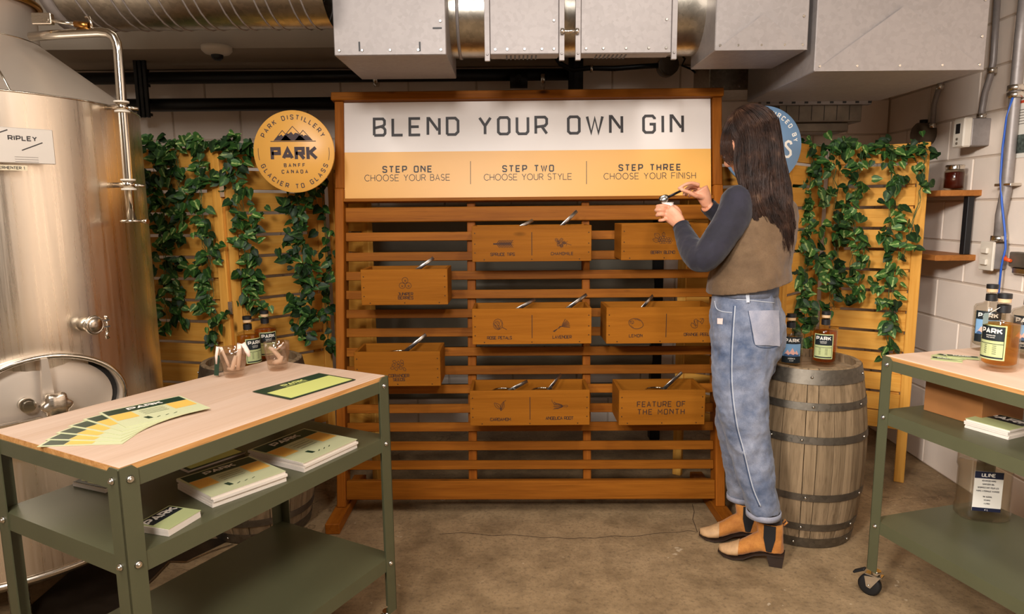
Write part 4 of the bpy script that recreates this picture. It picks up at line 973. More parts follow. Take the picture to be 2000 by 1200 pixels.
# ================================================================== BOTTLES
GLS = clear('clear_glass', (246, 244, 240)); TGL = clear('tumbler_glass', (246, 240, 232), .12, (255, 236, 220), 1.9); AMB = clear('amber_spirit', (255, 228, 152), .3, (255, 196, 76), 1.2); CLR = clear('clear_spirit', (244, 244, 238), .03, (240, 240, 230), 1.2); BROWN = clear('brown_spirit', (255, 214, 138), .3, (250, 176, 66), 1.2)
LBLG = plain('pale_green_label', (182, 190, 134), .5); NAVY = plain('navy_label', (22, 32, 36), .45); WOODC = plain('wooden_stopper', (214, 178, 136), .5)
SKYB = plain('label_sky_blue', (120, 160, 196), .5); PEAK = plain('label_peak_pink', (232, 176, 160), .5); PEAKB = plain('label_peak_blue', (62, 92, 130), .5)
def bottle(label, loc, liquid, kind, face, level=.8, tagd=False, s=1.0):
    t = thing('bottle', label, 'bottle', loc, face + pi / 2); t.scale = (s, s, s)
    R_ = .049; HB = .163
    prof = [(.001, .001), (R_ - .004, .001), (R_, .006), (R_, HB - .010), (R_ - .005, HB - .001), (.024, HB + .006), (.017, HB + .012), (.0155, HB + .034), (.0175, HB + .036), (.0175, HB + .044), (.0125, HB + .044),
            (.0125, HB + .014), (.022, HB + .003), (R_ - .008, HB - .006), (R_ - .004, HB - .014), (R_ - .004, .024), (R_ - .01, .019), (.001, .019)]
    M().lathe(prof, 40).build('glass_body', GLS, t)
    zl = .022 + (HB - .03) * level
    M().lathe([(.001, .0195), (R_ - .0105, .0195), (R_ - .0042, .0245), (R_ - .0042, zl), (.001, zl)], 36).build('spirit', liquid, t)
    M().lathe(hard([(.0163, HB + .013), (.0178, HB + .014), (.0178, HB + .036), (.0165, HB + .037)]), 24).build('neck_band', BLACK, t)
    M().lathe(hard([(.001, HB + .04), (.0168, HB + .0445), (.0168, HB + .056), (.001, HB + .056)]), 24).build('stopper', WOODC, t)
    M().lathe(hard([(.001, HB + .0565), (.0185, HB + .0565), (.0185, HB + .070), (.0175, HB + .071), (.001, HB + .071)]), 24).build('cap', BLACK, t)
    rl = R_ + .0006
    def cy(off): return lambda a, b: ((rl + off) * sin(a / R_), -(rl + off) * cos(a / R_), b)
    def patch(m, x0, x1, z0, z1, off):
        n = 10; f = cy(off); m.smooth = True
        for i in range(n):
            a = x0 + (x1 - x0) * i / n; b = x0 + (x1 - x0) * (i + 1) / n; m.add([f(a, z0), f(b, z0), f(b, z1), f(a, z1)], [(0, 1, 2, 3)])
        return m
    if kind == 'gin':
        patch(M(), -.040, .040, .036, .142, 0).build('front_label', LBLG, t)
        m = M(); patch(m, -.036, .036, .094, .138, .0003); patch(m, -.036, .036, .040, .045, .0003)
        for a, b in ((-.036, -.0345), (.0345, .036)): patch(m, a, b, .042, .134, .0003)
        patch(m, -.036, .036, .084, .0858, .0003); m.build('label_panel', NAVY, t)
        m = M(); text(m, 'PARK', 0, .124, .0125, .0036, cy(.0006), 2.4, G, 1.25); m.build('lettering', WHITE, t); m = M(); text(m, 'CANADIAN RYE', 0, .110, .0028, .0006, cy(.0006), 1.2); text(m, 'SMALL BATCH', 0, .104, .0026, .0006, cy(.0006), 1.2); m.build('small_lettering', WHITE, t)
        m = M()
        for k in range(5): text(m, 'SPIRIT' if k % 2 else 'BANFF', -.012, .080 - k * .006, .002, .0005, cy(.0004), 1.2); text(m, 'CANADA', .013, .079 - k * .006, .002, .0005, cy(.0004), 1.2)
        m.build('small_print', INK, t)
    else:
        patch(M(), -.040, .040, .034, .144, 0).build('front_label', NAVY, t)
        patch(M(), -.037, .037, .062, .114, .0003).build('label_panel', SKYB, t)
        m = M(); f = cy(.0006)
        for cx, w, h in ((-.016, .016, .026), (.002, .018, .034), (.018, .013, .024)):
            n = 6
            for i in range(n):
                a = cx - w + 2 * w * i / n; b = cx - w + 2 * w * (i + 1) / n; ha = h * (1 - abs(a - cx) / w); hb = h * (1 - abs(b - cx) / w)
                m.add([f(max(-.031, a), .064), f(min(.031, b), .064), f(min(.031, b), .064 + hb), f(max(-.031, a), .064 + ha)], [(0, 1, 2, 3)])
        m.build('peaks', PEAK, t)
        m = M()
        for i in range(10):
            a = -.031 + .0062 * i; h1 = .010 + .008 * sin(i * 1.7) ; f = cy(.0009); m.add([f(a, .062), f(a + .0062, .062), f(a + .0062, .066 + .008 * abs(sin((i + 1) * 1.1))), f(a, .066 + .008 * abs(sin(i * 1.1)))], [(0, 1, 2, 3)])
        m.build('foothills', PEAKB, t)
        m = M(); text(m, 'PARK', 0, .129, .0125, .0036, cy(.0006), 2.4, G, 1.25); m.build('lettering', WHITE, t); m = M(); text(m, 'VODKA', 0, .053, .005, .0012, cy(.0006), 3.0); text(m, 'GLACIER', 0, .044, .0028, .0006, cy(.0006), 1.5); m.build('small_lettering', WHITE, t)
    if tagd:
        m = M().tube([(.0, -.018, HB + .03), (-.012, -.032, HB + .016), (-.014, -.044, HB + .010)], .0008, 5); m.build('tag_string', WHITE, t)
        m = M(); m.T = Matrix.Translation((-.017, -.052, HB + .012)) @ Matrix.Rotation(-.35, 4, 'Y') @ Matrix.Rotation(-.5, 4, 'X'); m.box(-.008, .008, -.0006, .0006, -.036, 0); m.build('neck_tag', plain('grey_tag', (120, 132, 126), .5), t)
    return t
def facing(p, dev=0): return math.atan2(-p[1], -p[0]) + dev     # label turned to the room
zt_ = .635
def on(px, py, z): return at_z(px, py, z)
BZ = .76 - .035 + .0008
p = on(489, 722, BZ); bottle('front amber bottle on the left barrel, label turned right', (p.x, p.y, BZ), AMB, 'gin', facing(p, .55), .95, s=1.0)
p = on(522, 706, BZ); bottle('rear amber bottle on the left barrel', (p.x, p.y, BZ), BROWN, 'gin', facing(p, .25), .95, s=1.0)
p = on(1608, 713, BZ); bottle('amber bottle with green label on the right barrel', (p.x, p.y, BZ), BROWN, 'gin', facing(p, -.1), .95, s=1.0)
p = on(1541, 720, BZ); bottle('clear vodka bottle on the right barrel, partly behind the woman', (p.x, p.y, BZ), CLR, 'vodka', facing(p, .15), .9, s=1.0)
# ================================================================== CARTS
SHZ = .695; SHB = .295
def cart(label, corner, dl, L, W, H=.892, casters=True):
    """corner = floor point under the corner; dl = long direction; the short side goes to the left of it"""
    dl = Vector((cos(dl), sin(dl), 0)); ds = Vector((-dl.y, dl.x, 0))
    if W < 0: W = -W
    t = thing('utility_cart', label, 'cart', mw=frame((corner[0], corner[1], 0), dl, ds, (0, 0, 1)))
    leg0 = .10; w = .042; th = .003
    T = M().box(.004, L - .004, .004, W - .004, H - .019, H, .0015); T.build('plywood_top', [PLY], t)
    M().box(.0035, L - .0035, .0035, W - .0035, H - .0185, H - .002, 0).build('plywood_edge', PLYEDGE, t)
    def rail(m, z0, z1):
        m.box(.003, L - .003, .0, th, z0, z1); m.box(.003, L - .003, W - th, W, z0, z1); m.box(0, th, .003, W - .003, z0, z1); m.box(L - th, L, .003, W - .003, z0, z1)
    m = M(); rail(m, H - .050, H - .014); m.build('top_frame', GREEN, t)
    for zs in (SHZ, SHB):
        m = M(); m.box(.003, L - .003, .003, W - .003, zs - .003, zs); rail(m, zs - .044, zs); m.build('shelf', GREEN, t)
    for (cx, sx) in ((-.003, 1), (L + .003, -1)):
        for (cy, sy) in ((-.003, 1), (W + .003, -1)):
            m = M(); hh = H - .002
            P = [(0, leg0), (w, leg0), (w, hh - .012), (w - .012, hh), (.004, hh), (0, hh - .003)]
            for ax in (0, 1):
                a = [((cx + sx * u_, cy, z) if ax == 0 else (cx, cy + sy * u_, z)) for u_, z in P]
                b = [((cx + sx * u_, cy + sy * th, z) if ax == 0 else (cx + sx * th, cy + sy * u_, z)) for u_, z in P]
                n = len(P); m.add(a + b, [tuple(range(n)), tuple(range(n, 2 * n))[::-1]] + [(k, (k + 1) % n, n + (k + 1) % n, n + k) for k in range(n)])
            lg = m.build('leg', GREEN, t)
            for z in (H - .03, SHZ - .02, SHB - .022):
                b = M()
                b.tube([(cx + sx * w * .55, cy, z), (cx + sx * w * .55, cy - sy * .004, z)], [.009, .006], 10); b.tube([(cx + sx * w * .55, cy - sy * .003, z), (cx + sx * w * .55, cy - sy * .007, z)], [.005, .004], 6); b.build('bolt', ZINC, lg)
                b = M(); b.tube([(cx, cy + sy * w * .55, z), (cx - sx * .004, cy + sy * w * .55, z)], [.009, .006], 10); b.tube([(cx - sx * .003, cy + sy * w * .55, z), (cx - sx * .007, cy + sy * w * .55, z)], [.005, .004], 6); b.build('bolt', ZINC, lg)
            # caster
            c = bpy.data.objects.new('caster', None); COL.objects.link(c); c.parent = t; c.location = (cx + sx * .022, cy + sy * .022, 0); c.rotation_euler = (0, 0, .5 + cx)
            RB = plain('caster_rubber', (16, 16, 18), .5) if 'caster_rubber' not in MATS else MATS['caster_rubber']
            m = M(); m.T = Matrix.Translation((-.018, 0, .0385)) @ Matrix.Rotation(radians(90), 4, 'X'); m.lathe([(.001, -.011), (.03, -.011), (.038, -.009), (.038, .009), (.03, .011), (.001, .011)], 28); m.build('wheel', RB, c)
            m = M()
            for s in (-1, 1): m.add([(-.034, s * .0135, .072), (.02, s * .0135, .084), (-.012, s * .0135, .03), (-.026, s * .0135, .034), (-.034, s * .0155, .072), (.02, s * .0155, .084), (-.012, s * .0155, .03), (-.026, s * .0155, .034)], [(0, 1, 2, 3), (4, 7, 6, 5), (0, 4, 5, 1), (1, 5, 6, 2), (2, 6, 7, 3), (3, 7, 4, 0)])
            m.box(-.034, .024, -.0155, .0155, .078, .084, .002); m.tube([(0, 0, .084), (0, 0, .1)], .016, 14); m.tube([(-.018, -.019, .0385), (-.018, .019, .0385)], .005, 8); m.build('fork', CHROME, c)
            m = M(); m.T = Matrix.Translation((-.058, 0, .078)) @ Matrix.Rotation(-.6, 4, 'Y'); m.box(-.02, .026, -.013, .013, -.004, .004, .003); m.build('brake_pedal', BLACK, c)
    return t
dlL = radians(61.7); dlR = radians(105.7)
cl = Vector((cos(dlL), sin(dlL), 0)); csL = Vector((-cl.y, cl.x, 0))
CL = Vector((-.795, 1.275, 0)); LL, LW = .848, .505
cart('sage green utility cart with plywood top in the left foreground', CL, dlL, LL, LW)
cr = Vector((cos(dlR), sin(dlR), 0))
CRc = Vector((1.282, 2.243, 0)); RL = .95
# right cart: the near-left corner column; long side runs towards the camera
cart('sage green utility cart with plywood top at the right edge', CRc, radians(105.7 - 180), RL, .51)
CARTZ = .892
def onL(u, v, z=CARTZ): p = CL + cl * u + csL * v; return Vector((p.x, p.y, z))
# ------------------------------------------------------------------ printed cards
DGRN = plain('dark_green_print', (30, 58, 42), .35); PGRN = plain('pale_green_card', (206, 208, 164), .45); GOLD = plain('gold_print', (244, 188, 90), .45); LIME = plain('lime_card', (208, 212, 124), .35); PAPER = plain('white_pages', (226, 214, 200), .7)
def sheet(name, label, p, ang, L, W, style, thick=.0012, group=None, cat='card', lift=0):
    t = thing(name, label, cat, (p[0], p[1], p[2] + lift), ang, group)
    if thick > .004:
        m = M(); m.smooth = False; n = max(2, int(thick / .006)); R = random.Random(int(p[0] * 1000))
        for i in range(n):
            dx, dy = R.uniform(-.003, .003), R.uniform(-.003, .003); m.box(-L / 2 + dx, L / 2 + dx, -W / 2 + dy, W / 2 + dy, thick * i / n, thick * (i + 1) / n - .0001)
        m.build('page_block', PAPER, t)
    top = thick + .0012 if thick > .004 else thick
    z0 = top - .0012
    fn = lambda a, b: (a, b, top + .0003); fn2 = lambda a, b: (a, b, top + .0006)
    if style == 'menu':
        M().box(-L / 2, L / 2, -W / 2, W / 2, z0, top).build('card_stock', PGRN, t)
        M().poly([(-L / 2 + .006, W / 2 - .006), (-L / 2 + .006, W / 2 * .42), (L / 2 - .006, W / 2 * .42), (L / 2 - .006, W / 2 - .006)], fn).build('heading_band', DGRN, t)
        m = M(); m.poly([(-L / 2 + .006, W / 2 * .40), (-L / 2 + .006, -W / 2 * .25), (-L * .22, -W / 2 * .25), (-L * .22, W / 2 * .40)], fn); m.build('gold_panel', GOLD, t); m = M(); m.poly([(L * .20, W / 2 * .40), (L * .20, -W / 2 * .3), (L / 2 - .006, -W / 2 * .3), (L / 2 - .006, W / 2 * .40)], fn); m.build('gold_panel', GOLD, t)
        m = M(); text(m, 'PARK', 0, W * .35, W * .1, W * .03, fn2, 1.8, G, 1.35); m.build('lettering', WHITE, t)
        m = M()
        for k in range(4): m.ribbon([(-L * .15, W * .12 - k * W * .07), (L * .14, W * .12 - k * W * .07)], W * .009, fn2)
        for x in (-L * .2, -L * .17): m.ribbon([(x, -W * .22), (x + .004, -W * .34)], W * .03, fn2)
        for k in range(3): m.ribbon([(-L * .1 + k * .02, -W * .36), (-L * .1 + k * .02 + .01, -W * .33)], W * .012, fn2)
        m.build('printed_lines', DGRN, t)
    elif style == 'board':
        M().box(-L / 2, L / 2, -W / 2, W / 2, z0, top).build('card_stock', DGRN, t)
        M().poly([(-L / 2 + .008, -W / 2 + .006), (L / 2 - .008, -W / 2 + .006), (L / 2 - .008, W * .17), (-L / 2 + .008, W * .17)], fn).build('lime_panel', LIME, t)
        m = M(); text(m, 'PARK', -.0, W * .33, W * .11, W * .034, fn, 1.8, G, 1.35); text(m, 'BANFF CANADA', .0, W * .23, W * .045, W * .008, fn, 1.8); m.build('lettering', LIME, t)
    else:
        M().box(-L / 2, L / 2, -W / 2, W / 2, z0, top).build('card_stock', LBLG, t)
        M().poly([(-L / 2 + .004, W / 2 - .004), (-L / 2 + .004, W * .02), (L / 2 - .004, W * .02), (L / 2 - .004, W / 2 - .004)], fn).build('heading_band', NAVY if style == 'cards' else DGRN, t)
        m = M(); text(m, 'PARK', 0, W * .27, W * .2, W * .06, fn2, 1.9, G, 1.35); m.build('lettering', WHITE, t)
    return t
# fan of menus on the left cart, pivoting near their right hand bottom corner
def from_view(x, y, z): return at_z(x, y, z)
ML, MW = .355, .135
ptop = from_view(300, 803, CARTZ)
a0 = from_view(196, 822, CARTZ); a1 = from_view(350, 779, CARTZ)
piv = from_view(262, 848, CARTZ)
labs = ['lowest menu card of the fan on the left cart', 'second lowest menu card of the fan on the left cart', 'third menu card from the bottom of the fan', 'fourth menu card from the bottom of the fan', 'fifth menu card from the bottom of the fan', 'topmost menu card of the fan, PARK heading fully shown']
b = at_z(300, 808, CARTZ); ang0 = math.atan2((from_view(405, 800, CARTZ) - from_view(212, 830, CARTZ)).y, (from_view(405, 800, CARTZ) - from_view(212, 830, CARTZ)).x)
mc = (from_view(193, 813, CARTZ) + from_view(355, 779, CARTZ) + from_view(412, 803, CARTZ) + from_view(258, 853, CARTZ)) / 4
print('fan', mc, ang0, (from_view(355, 779, CARTZ) - from_view(193, 813, CARTZ)).length, (from_view(412, 803, CARTZ) - from_view(355, 779, CARTZ)).length)
top_l = from_view(193, 813, CARTZ); top_r = from_view(352, 779, CARTZ); d_ = (top_r - top_l); ang0 = math.atan2(d_.y, d_.x); ML = d_.length * 1.0; MW = .10
cx = Vector((cos(ang0), sin(ang0), 0)); cyv = Vector((-sin(ang0), cos(ang0), 0))
MW = (top_r - from_view(412, 803, CARTZ)).length
pv = (top_l + top_r) / 2 - cyv * MW * .5       # centre of top menu
pivot = pv + cx * ML * .2 - cyv * MW * .4
for i, lb in enumerate(labs):
    k = 5 - i; th = -k * radians(9.0); rel = pv - pivot; c_, s_ = cos(th * -1), sin(th * -1)
    rr_ = Vector((rel.x * c_ - rel.y * s_, rel.x * s_ + rel.y * c_, 0)); q = pivot + rr_ - cx * k * .019
    sheet('menu_card', lb, (q.x, q.y, CARTZ + .0005 + i * .0014), ang0 - th, ML, MW, 'menu', .0011)
q = [from_view(493, 767, CARTZ), from_view(623, 731, CARTZ), from_view(696, 743, CARTZ), from_view(566, 783, CARTZ)]
d_ = q[1] - q[0]; c = sum(q, Vector()) / 4; sheet('menu_board', 'green edged menu board lying near the cart corner by the rack', (c.x, c.y, CARTZ + .0005), math.atan2(d_.y, d_.x), d_.length, (q[2] - q[1]).length, 'board', .003, cat='menu')
# tumblers
def tumbler(label, px, py, seed):
    p = from_view(px, py, CARTZ + .001); t = thing('glass_tumbler', label, 'glass', (p.x, p.y, CARTZ + .0005))
    m = M(); n = 40; ro = .040; Hh = .092
    prof = [(.001, .001), (.026, .001), (.031, .006), (.033, .03), (.0375, .05), (.0395, .07), (ro, Hh), (ro - .0022, Hh), (.0372, .07), (.035, .05), (.030, .02), (.001, .016)]
    m.lathe(prof, n)
    for i, v in enumerate(m.v):
        r_ = math.hypot(v[0], v[1]); zz = v[2]
        if .004 < zz < .05 and r_ > .028: f = 1 - .03 * abs(cos(5 * math.atan2(v[1], v[0]))); m.v[i] = (v[0] * f, v[1] * f, zz)
    m.build('glass_body', TGL, t)
    R = random.Random(seed)
    return t, p
PINKW = plain('cotton_white', (240, 218, 204), .8)
def bag(label, base, pts, r=.006):
    t = thing('muslin_bag', label, 'bag', base); M().tube(pts, [r * .7] + [r] * (len(pts) - 2) + [r * .6], 8).build('pouch', PINKW, t); return t
t, p = tumbler('left glass tumbler of white string tags on the left cart', 458, 735, 1); B = Vector((p.x, p.y, CARTZ + .018))
bag('white drawstring bag slumped in the left tumbler, its cord over the rim', B, [(-.012, 0, .004), (-.018, -.004, .03), (-.026, -.006, .055), (-.032, -.008, .075), (-.042, -.01, .079), (-.046, -.012, .05), (-.048, -.012, .025)], .0045)
bag('white cotton bag standing at the right inside the left tumbler', B, [(.012, 0, .003), (.014, .002, .03), (.02, 0, .06), (.022, 0, .085), (.034, 0, .086), (.046, 0, .06), (.05, 0, .045)], .0075)
bag('white folded bag at the bottom of the left tumbler', B, [(-.014, -.012, .010), (0, -.014, .008), (.006, -.010, .03), (.012, -.01, .05)], .007)
m = M(); m.T = Matrix.Translation((p.x - .048, p.y - .012, CARTZ + .03)) @ Matrix.Rotation(.12, 4, 'Y'); m.box(-.007, .007, -.0008, .0008, -.024, .04); tg = m.build('paper_tag', DGRN); tag(tg, 'dark green paper tag hanging outside the left tumbler', 'tag')
t, p = tumbler('right glass tumbler of white string tags on the left cart', 543, 722, 2); B = Vector((p.x, p.y, CARTZ + .018))
bag('white cotton bag leaning across the right tumbler', B, [(.012, 0, .004), (.006, -.004, .03), (-.01, -.006, .05), (-.022, -.008, .058)], .0075)
bag('white cord curling to the rim of the right tumbler', B, [(-.008, -.01, .05), (.006, -.014, .053), (.018, -.014, .062), (.026, -.008, .074)], .0028)
bag('crumpled white bag at the bottom of the right tumbler', B, [(-.012, -.006, .006), (0, -.01, .010), (.010, -.006, .012), (.016, 0, .028)], .0085)
# booklets on the middle shelf of the left cart
SZ = SHZ + .0005
def quad_sheet(name, label, pts, thick, style, cat, zoff=0, ztop=None):
    zt2 = SZ + thick if ztop is None else ztop
    q = [from_view(x, y, zt2) for x, y in pts]; d_ = q[1] - q[0]; c = sum(q, Vector()) / 4
    return sheet(name, label, (c.x, c.y, zt2 - thick), math.atan2(d_.y, d_.x), d_.length, (q[2] - q[1]).length, style, thick, cat=cat)
quad_sheet('booklet_stack', 'thick stack of yellow and green menus in the middle of the cart\'s shelf', [(330, 938), (474, 893), (566, 914), (433, 977)], .028, 'menu', 'booklets')
quad_sheet('booklet_stack', 'thick stack of yellow and green menus farther along the cart\'s shelf', [(486, 880), (594, 838), (700, 858), (592, 906)], .026, 'menu', 'booklets')
quad_sheet('card_stack', 'small uneven stack of green PARK cards behind the cart\'s front leg', [(270, 1024), (335, 988), (395, 998), (318, 1037)], .016, 'cards', 'cards')
quad_sheet('card_stack', 'dark stack of cards seen under the top at the cart\'s left end', [(152, 938), (212, 915), (252, 935), (205, 958)], .012, 'board', 'cards')
quad_sheet('card_stack', 'flat dark menus lying at the back of the cart\'s shelf', [(330, 905), (440, 870), (480, 882), (372, 922)], .006, 'board', 'cards')
# ------------------------------------------------------------------ things on the right cart
p = from_view(1949, 722, CARTZ); bottle('nearest amber bottle with a green label on the right cart, grey tag on its neck', (p.x, p.y, CARTZ + .0005), AMB, 'gin', facing(p, -.55), .9, True, s=1.02)
p = from_view(1947, 690, CARTZ); bottle('clear vodka bottle standing behind the amber one on the right cart', (p.x, p.y + .05, CARTZ + .0005), CLR, 'vodka', facing(p, -.1), .85, s=1.0)
p = from_view(2010, 700, CARTZ); bottle('clear vodka bottle cut by the right edge of the picture', (p.x, p.y + .02, CARTZ + .0005), CLR, 'vodka', facing(p, -.1), .85, s=1.0)
q = [from_view(1838, 692, CARTZ), from_view(1911, 699, CARTZ), from_view(1895, 711, CARTZ), from_view(1832, 706, CARTZ)]
def small_card(label, x0, y0, x1, y1, lift, wdt=.055):
    a, b = from_view(x0, y0, CARTZ), from_view(x1, y1, CARTZ); d_ = b - a; c = (a + b) / 2; n = Vector((d_.y, -d_.x, 0)).normalized(); c += n * wdt / 2
    sheet('business_card', label, (c.x, c.y, CARTZ + .0004 + lift), math.atan2(d_.y, d_.x), d_.length, wdt, 'small', .0009)
small_card('bottom green card of the small fan on the right cart', 1819, 697, 1880, 703, 0); small_card('middle green card of the small fan on the right cart', 1835, 692, 1893, 702, .0012); small_card('top green PARK card of the small fan on the right cart', 1846, 694, 1911, 699, .0024)
def on2(x, y, z): return at_z(x, y, z)
KR = plain('kraft_cardboard', (150, 98, 50), .75, 0, .12, 6)
a = on2(1803, 801, SZ); b = on2(1915, 835, SZ); d_ = (b - a); ax = math.atan2(d_.y, d_.x)
t = thing('cardboard_box', 'brown cardboard box on the middle shelf of the right cart', 'box', (a.x, a.y, SZ), ax)
M().box(0, d_.length, 0, .2, 0, .135, .002).build('carton', KR, t); M().box(.0, d_.length, .09, .12, .1352, .1356).build('packing_tape', plain('packing_tape', (170, 120, 66), .3), t)
a = on2(1921, 822, SZ + .03); b = on2(2010, 846, SZ + .03); d_ = b - a
t = sheet('booklet_stack', 'stack of white leaflets with a dark cover beside the cardboard box', (((a + b) / 2).x + .02, ((a + b) / 2).y + .05, SZ), math.atan2(d_.y, d_.x), d_.length, .14, 'cards', .03, cat='booklets')
# hand sanitiser jug
p = on2(1922, 1020, SHB + .001)
t = thing('sanitizer_jug', 'large clear hand sanitizer jug on the bottom shelf of the right cart', 'jug', (p.x + .02, p.y + .045, SHB + .0006), radians(-14))
CP = clear('jug_plastic', (252, 250, 246), .06, (236, 230, 220), 1.5, .1)
M().lathe([(.001, .001), (.066, .001), (.074, .008), (.075, .03), (.071, .045), (.071, .17), (.075, .185), (.075, .22), (.066, .245), (.045, .262), (.02, .27), (.02, .29), (.018, .29), (.018, .268), (.043, .258), (.064, .242), (.073, .22), (.073, .186), (.069, .17), (.069, .046), (.073, .03), (.072, .01), (.064, .004), (.001, .004)], 40, sx=1.12, sy=.8, p=3).build('plastic_body', CP, t)
M().lathe([(.001, .006), (.063, .006), (.070, .012), (.0715, .03), (.0675, .046), (.0675, .17), (.0715, .186), (.0715, .2), (.001, .2)], 32, sx=1.12, sy=.8, p=3).build('gel', clear('gel', (252, 251, 246), .05, (236, 232, 222), 1.25, .15), t)
M().lathe([(.021, .27), (.024, .272), (.024, .292), (.001, .294)], 20).build('cap', BLACK, t)
fn = lambda a, b: (a, -.0625, b)
M().box(-.056, .032, -.0618, -.0605, .045, .19).build('label', WHITE, t)
m = M(); m.poly([(-.056, .165), (.032, .165), (.032, .19), (-.056, .19)], lambda a, b: (a, -.0621, b)); m.build('label_band', plain('navy_print', (20, 26, 52), .5), t); m = M(); m.poly([(-.056, .045), (.032, .045), (.032, .058), (-.056, .058)], lambda a, b: (a, -.0621, b)); m.build('label_band', MATS['navy_print'], t)
m = M(); text(m, 'ULINE', -.014, .1775, .011, .0025, fn, 1.6); text(m, '4 L', -.012, .051, .005, .001, fn, 1.6); m.build('lettering', WHITE, t)
m = M()
for k, s_ in enumerate(('ADVANCED HAND', 'SANITIZER GEL', 'DESINFECTANT POUR LES', 'MAINS A FORMULE AVANCEE', '70V ALCOHOL', 'VITAMIN E', '4 LITRES')): text(m, s_, -.012, .157 - k * .0125 - (.008 if k > 3 else 0), .0048 if k < 4 else .004, .0010, fn, .8, G, .85)
m.build('printed_text', INK, t)
# ================================================================== STEEL TANK
TC = Vector((-1.93, 2.45, 0)); TR = .532
def t_sil(x, y):
    d = ray(x, y); h = math.hypot(d.x, d.y); n = Vector((d.y / h, -d.x / h, 0)); s = TC.dot(n); T = TC - n * s; k = T.length / h
    return abs(s), EYE.z + d.z * k
def t_hit(x, y, R=TR):
    d = ray(x, y); a = d.x ** 2 + d.y ** 2; b = -2 * (d.x * TC.x + d.y * TC.y); c = TC.x ** 2 + TC.y ** 2 - R * R
    k = (-b - math.sqrt(b * b - 4 * a * c)) / (2 * a); return EYE + d * k
zsh = t_sil(275, 230)[1]; RN, zn = t_sil(82, 97)
tank = thing('fermenter_tank', 'tall brushed steel tank with cone top and oval hatch at the left edge', 'tank', TC)
M().lathe([(TR, .22), (TR, zsh)], 96).build('shell', STEELV, tank)
M().lathe([(.05, .10), (.3, .12), (TR - .04, .17), (TR, .22)], 64).build('bottom_dish', STEEL, tank)
M().lathe([(TR, zsh + .001), (RN, zn)], 96).build('cone_top', STEELC, tank)
M().lathe([(RN, zn), (RN - .004, zn + .001), (RN - .004, zn + .33)], 64).build('neck', STEELC, tank)
for r_, z_, nm in ((TR, zsh, 'weld_seam'), (RN, zn, 'weld_seam'), (TR - .005, .205, 'base_ring')):
    g = M(); rr2 = .0032 if nm == 'weld_seam' else .012
    g.tube([(cos(a * pi / 40) * r_, sin(a * pi / 40) * r_, z_) for a in range(80)], rr2, 6, closed=True); g.build(nm, CHROME if nm == 'weld_seam' else STEEL, tank)
ztop_ = t_sil(84, 22)[1]
gk = M(); gk.tube([(cos(a * pi / 30) * (RN + .006), sin(a * pi / 30) * (RN + .006), ztop_) for a in range(60)], .011, 8, closed=True); gk.build('lid_gasket', metal('brass_ring', (212, 160, 80), .35), tank)
a_ = t_hit(20, 178); an = math.atan2(a_.y - TC.y, a_.x - TC.x)
M().tube([(cos(an) * TR, sin(an) * TR, zsh), (cos(an) * RN, sin(an) * RN, zn)], .0035, 6).build('weld_seam', CHROME, tank)
for k in range(4):
    a = .6 + k * pi / 2; M().tube([(cos(a) * .42, sin(a) * .42, .0006), (cos(a) * .42, sin(a) * .42, .19)], .03, 16).build('leg', STEEL, tank)
def t_frame(x, y, off=0, R=TR):
    p = t_hit(x, y, R); n = Vector((p.x - TC.x, p.y - TC.y, 0)).normalized(); xx = Vector((-n.y, n.x, 0))
    return frame(p - TC + n * off, xx, -n, (0, 0, 1))       # local -y points out of the tank
# oval hatch
hatch = bpy.data.objects.new('hatch', None); COL.objects.link(hatch); hatch.parent = tank; hatch.matrix_basis = t_frame(88, 788, .0)
HA, HB_ = .235, .165
def oval(n=56, f=1.0): return [(cos(2 * pi * i / n) * HA * f, sin(2 * pi * i / n) * HB_ * (f if f == 1 else f - (1 - f) * .25)) for i in range(n)]
m = M(); n = 56; O1 = oval(n); O2 = oval(n, .94)
vs = []
for (x, z) in O1:
    yb_ = TR - math.sqrt(max(0, TR * TR - x * x)) + .004; vs += [(x, yb_, z), (x, -.035, z)]
for (x, z) in O2: vs += [(x, -.035, z), (x, .02, z)]
fs_ = [(2 * i, 2 * ((i + 1) % n), 2 * ((i + 1) % n) + 1, 2 * i + 1) for i in range(n)]
o = 2 * n; fs_ += [(2 * i + 1, 2 * ((i + 1) % n) + 1, o + 2 * ((i + 1) % n), o + 2 * i) for i in range(n)] + [(o + 2 * i, o + 2 * ((i + 1) % n), o + 2 * ((i + 1) % n) + 1, o + 2 * i + 1) for i in range(n)]
m.smooth = True; m.add(vs, fs_); m.build('hatch_collar', STEELC, hatch)
g = M(); g.tube([(x, -.036, z) for x, z in oval(n, .97)], .009, 8, closed=True); g.build('hatch_rim', CHROME, hatch)
# door plate, then a dark sheet painted as the shade in the gap behind it
m = M(); vs = [(0, -.012, 0)]; fs_ = []
for j in range(1, 6):
    f = j / 5 * .86
    for i in range(n): vs.append((cos(2 * pi * i / n) * HA * f, .008 - .02 * (1 - (j / 5) ** 2), sin(2 * pi * i / n) * HB_ * f))
for i in range(n): fs_.append((0, 1 + i, 1 + (i + 1) % n))
for j in range(4):
    for i in range(n): a = 1 + j * n; fs_.append((a + i, a + n + i, a + n + (i + 1) % n, a + (i + 1) % n))
m.smooth = True; m.add(vs, fs_); m.build('door_plate', STEELC, hatch)
m = M(); m.add([(x * .97, .019, z * .97) for x, z in oval(n)], [tuple(range(n))]); m.build('door_gap_shade', plain('gap_shade_dark', (30, 26, 22), .6), hatch)
m = M(); m.hexa([(-.022, -.05, -.06), (.022, -.05, -.06), (.022, -.03, -.06), (-.022, -.03, -.06), (-.009, -.05, .155), (.009, -.05, .155), (.009, -.034, .155), (-.009, -.034, .155)])
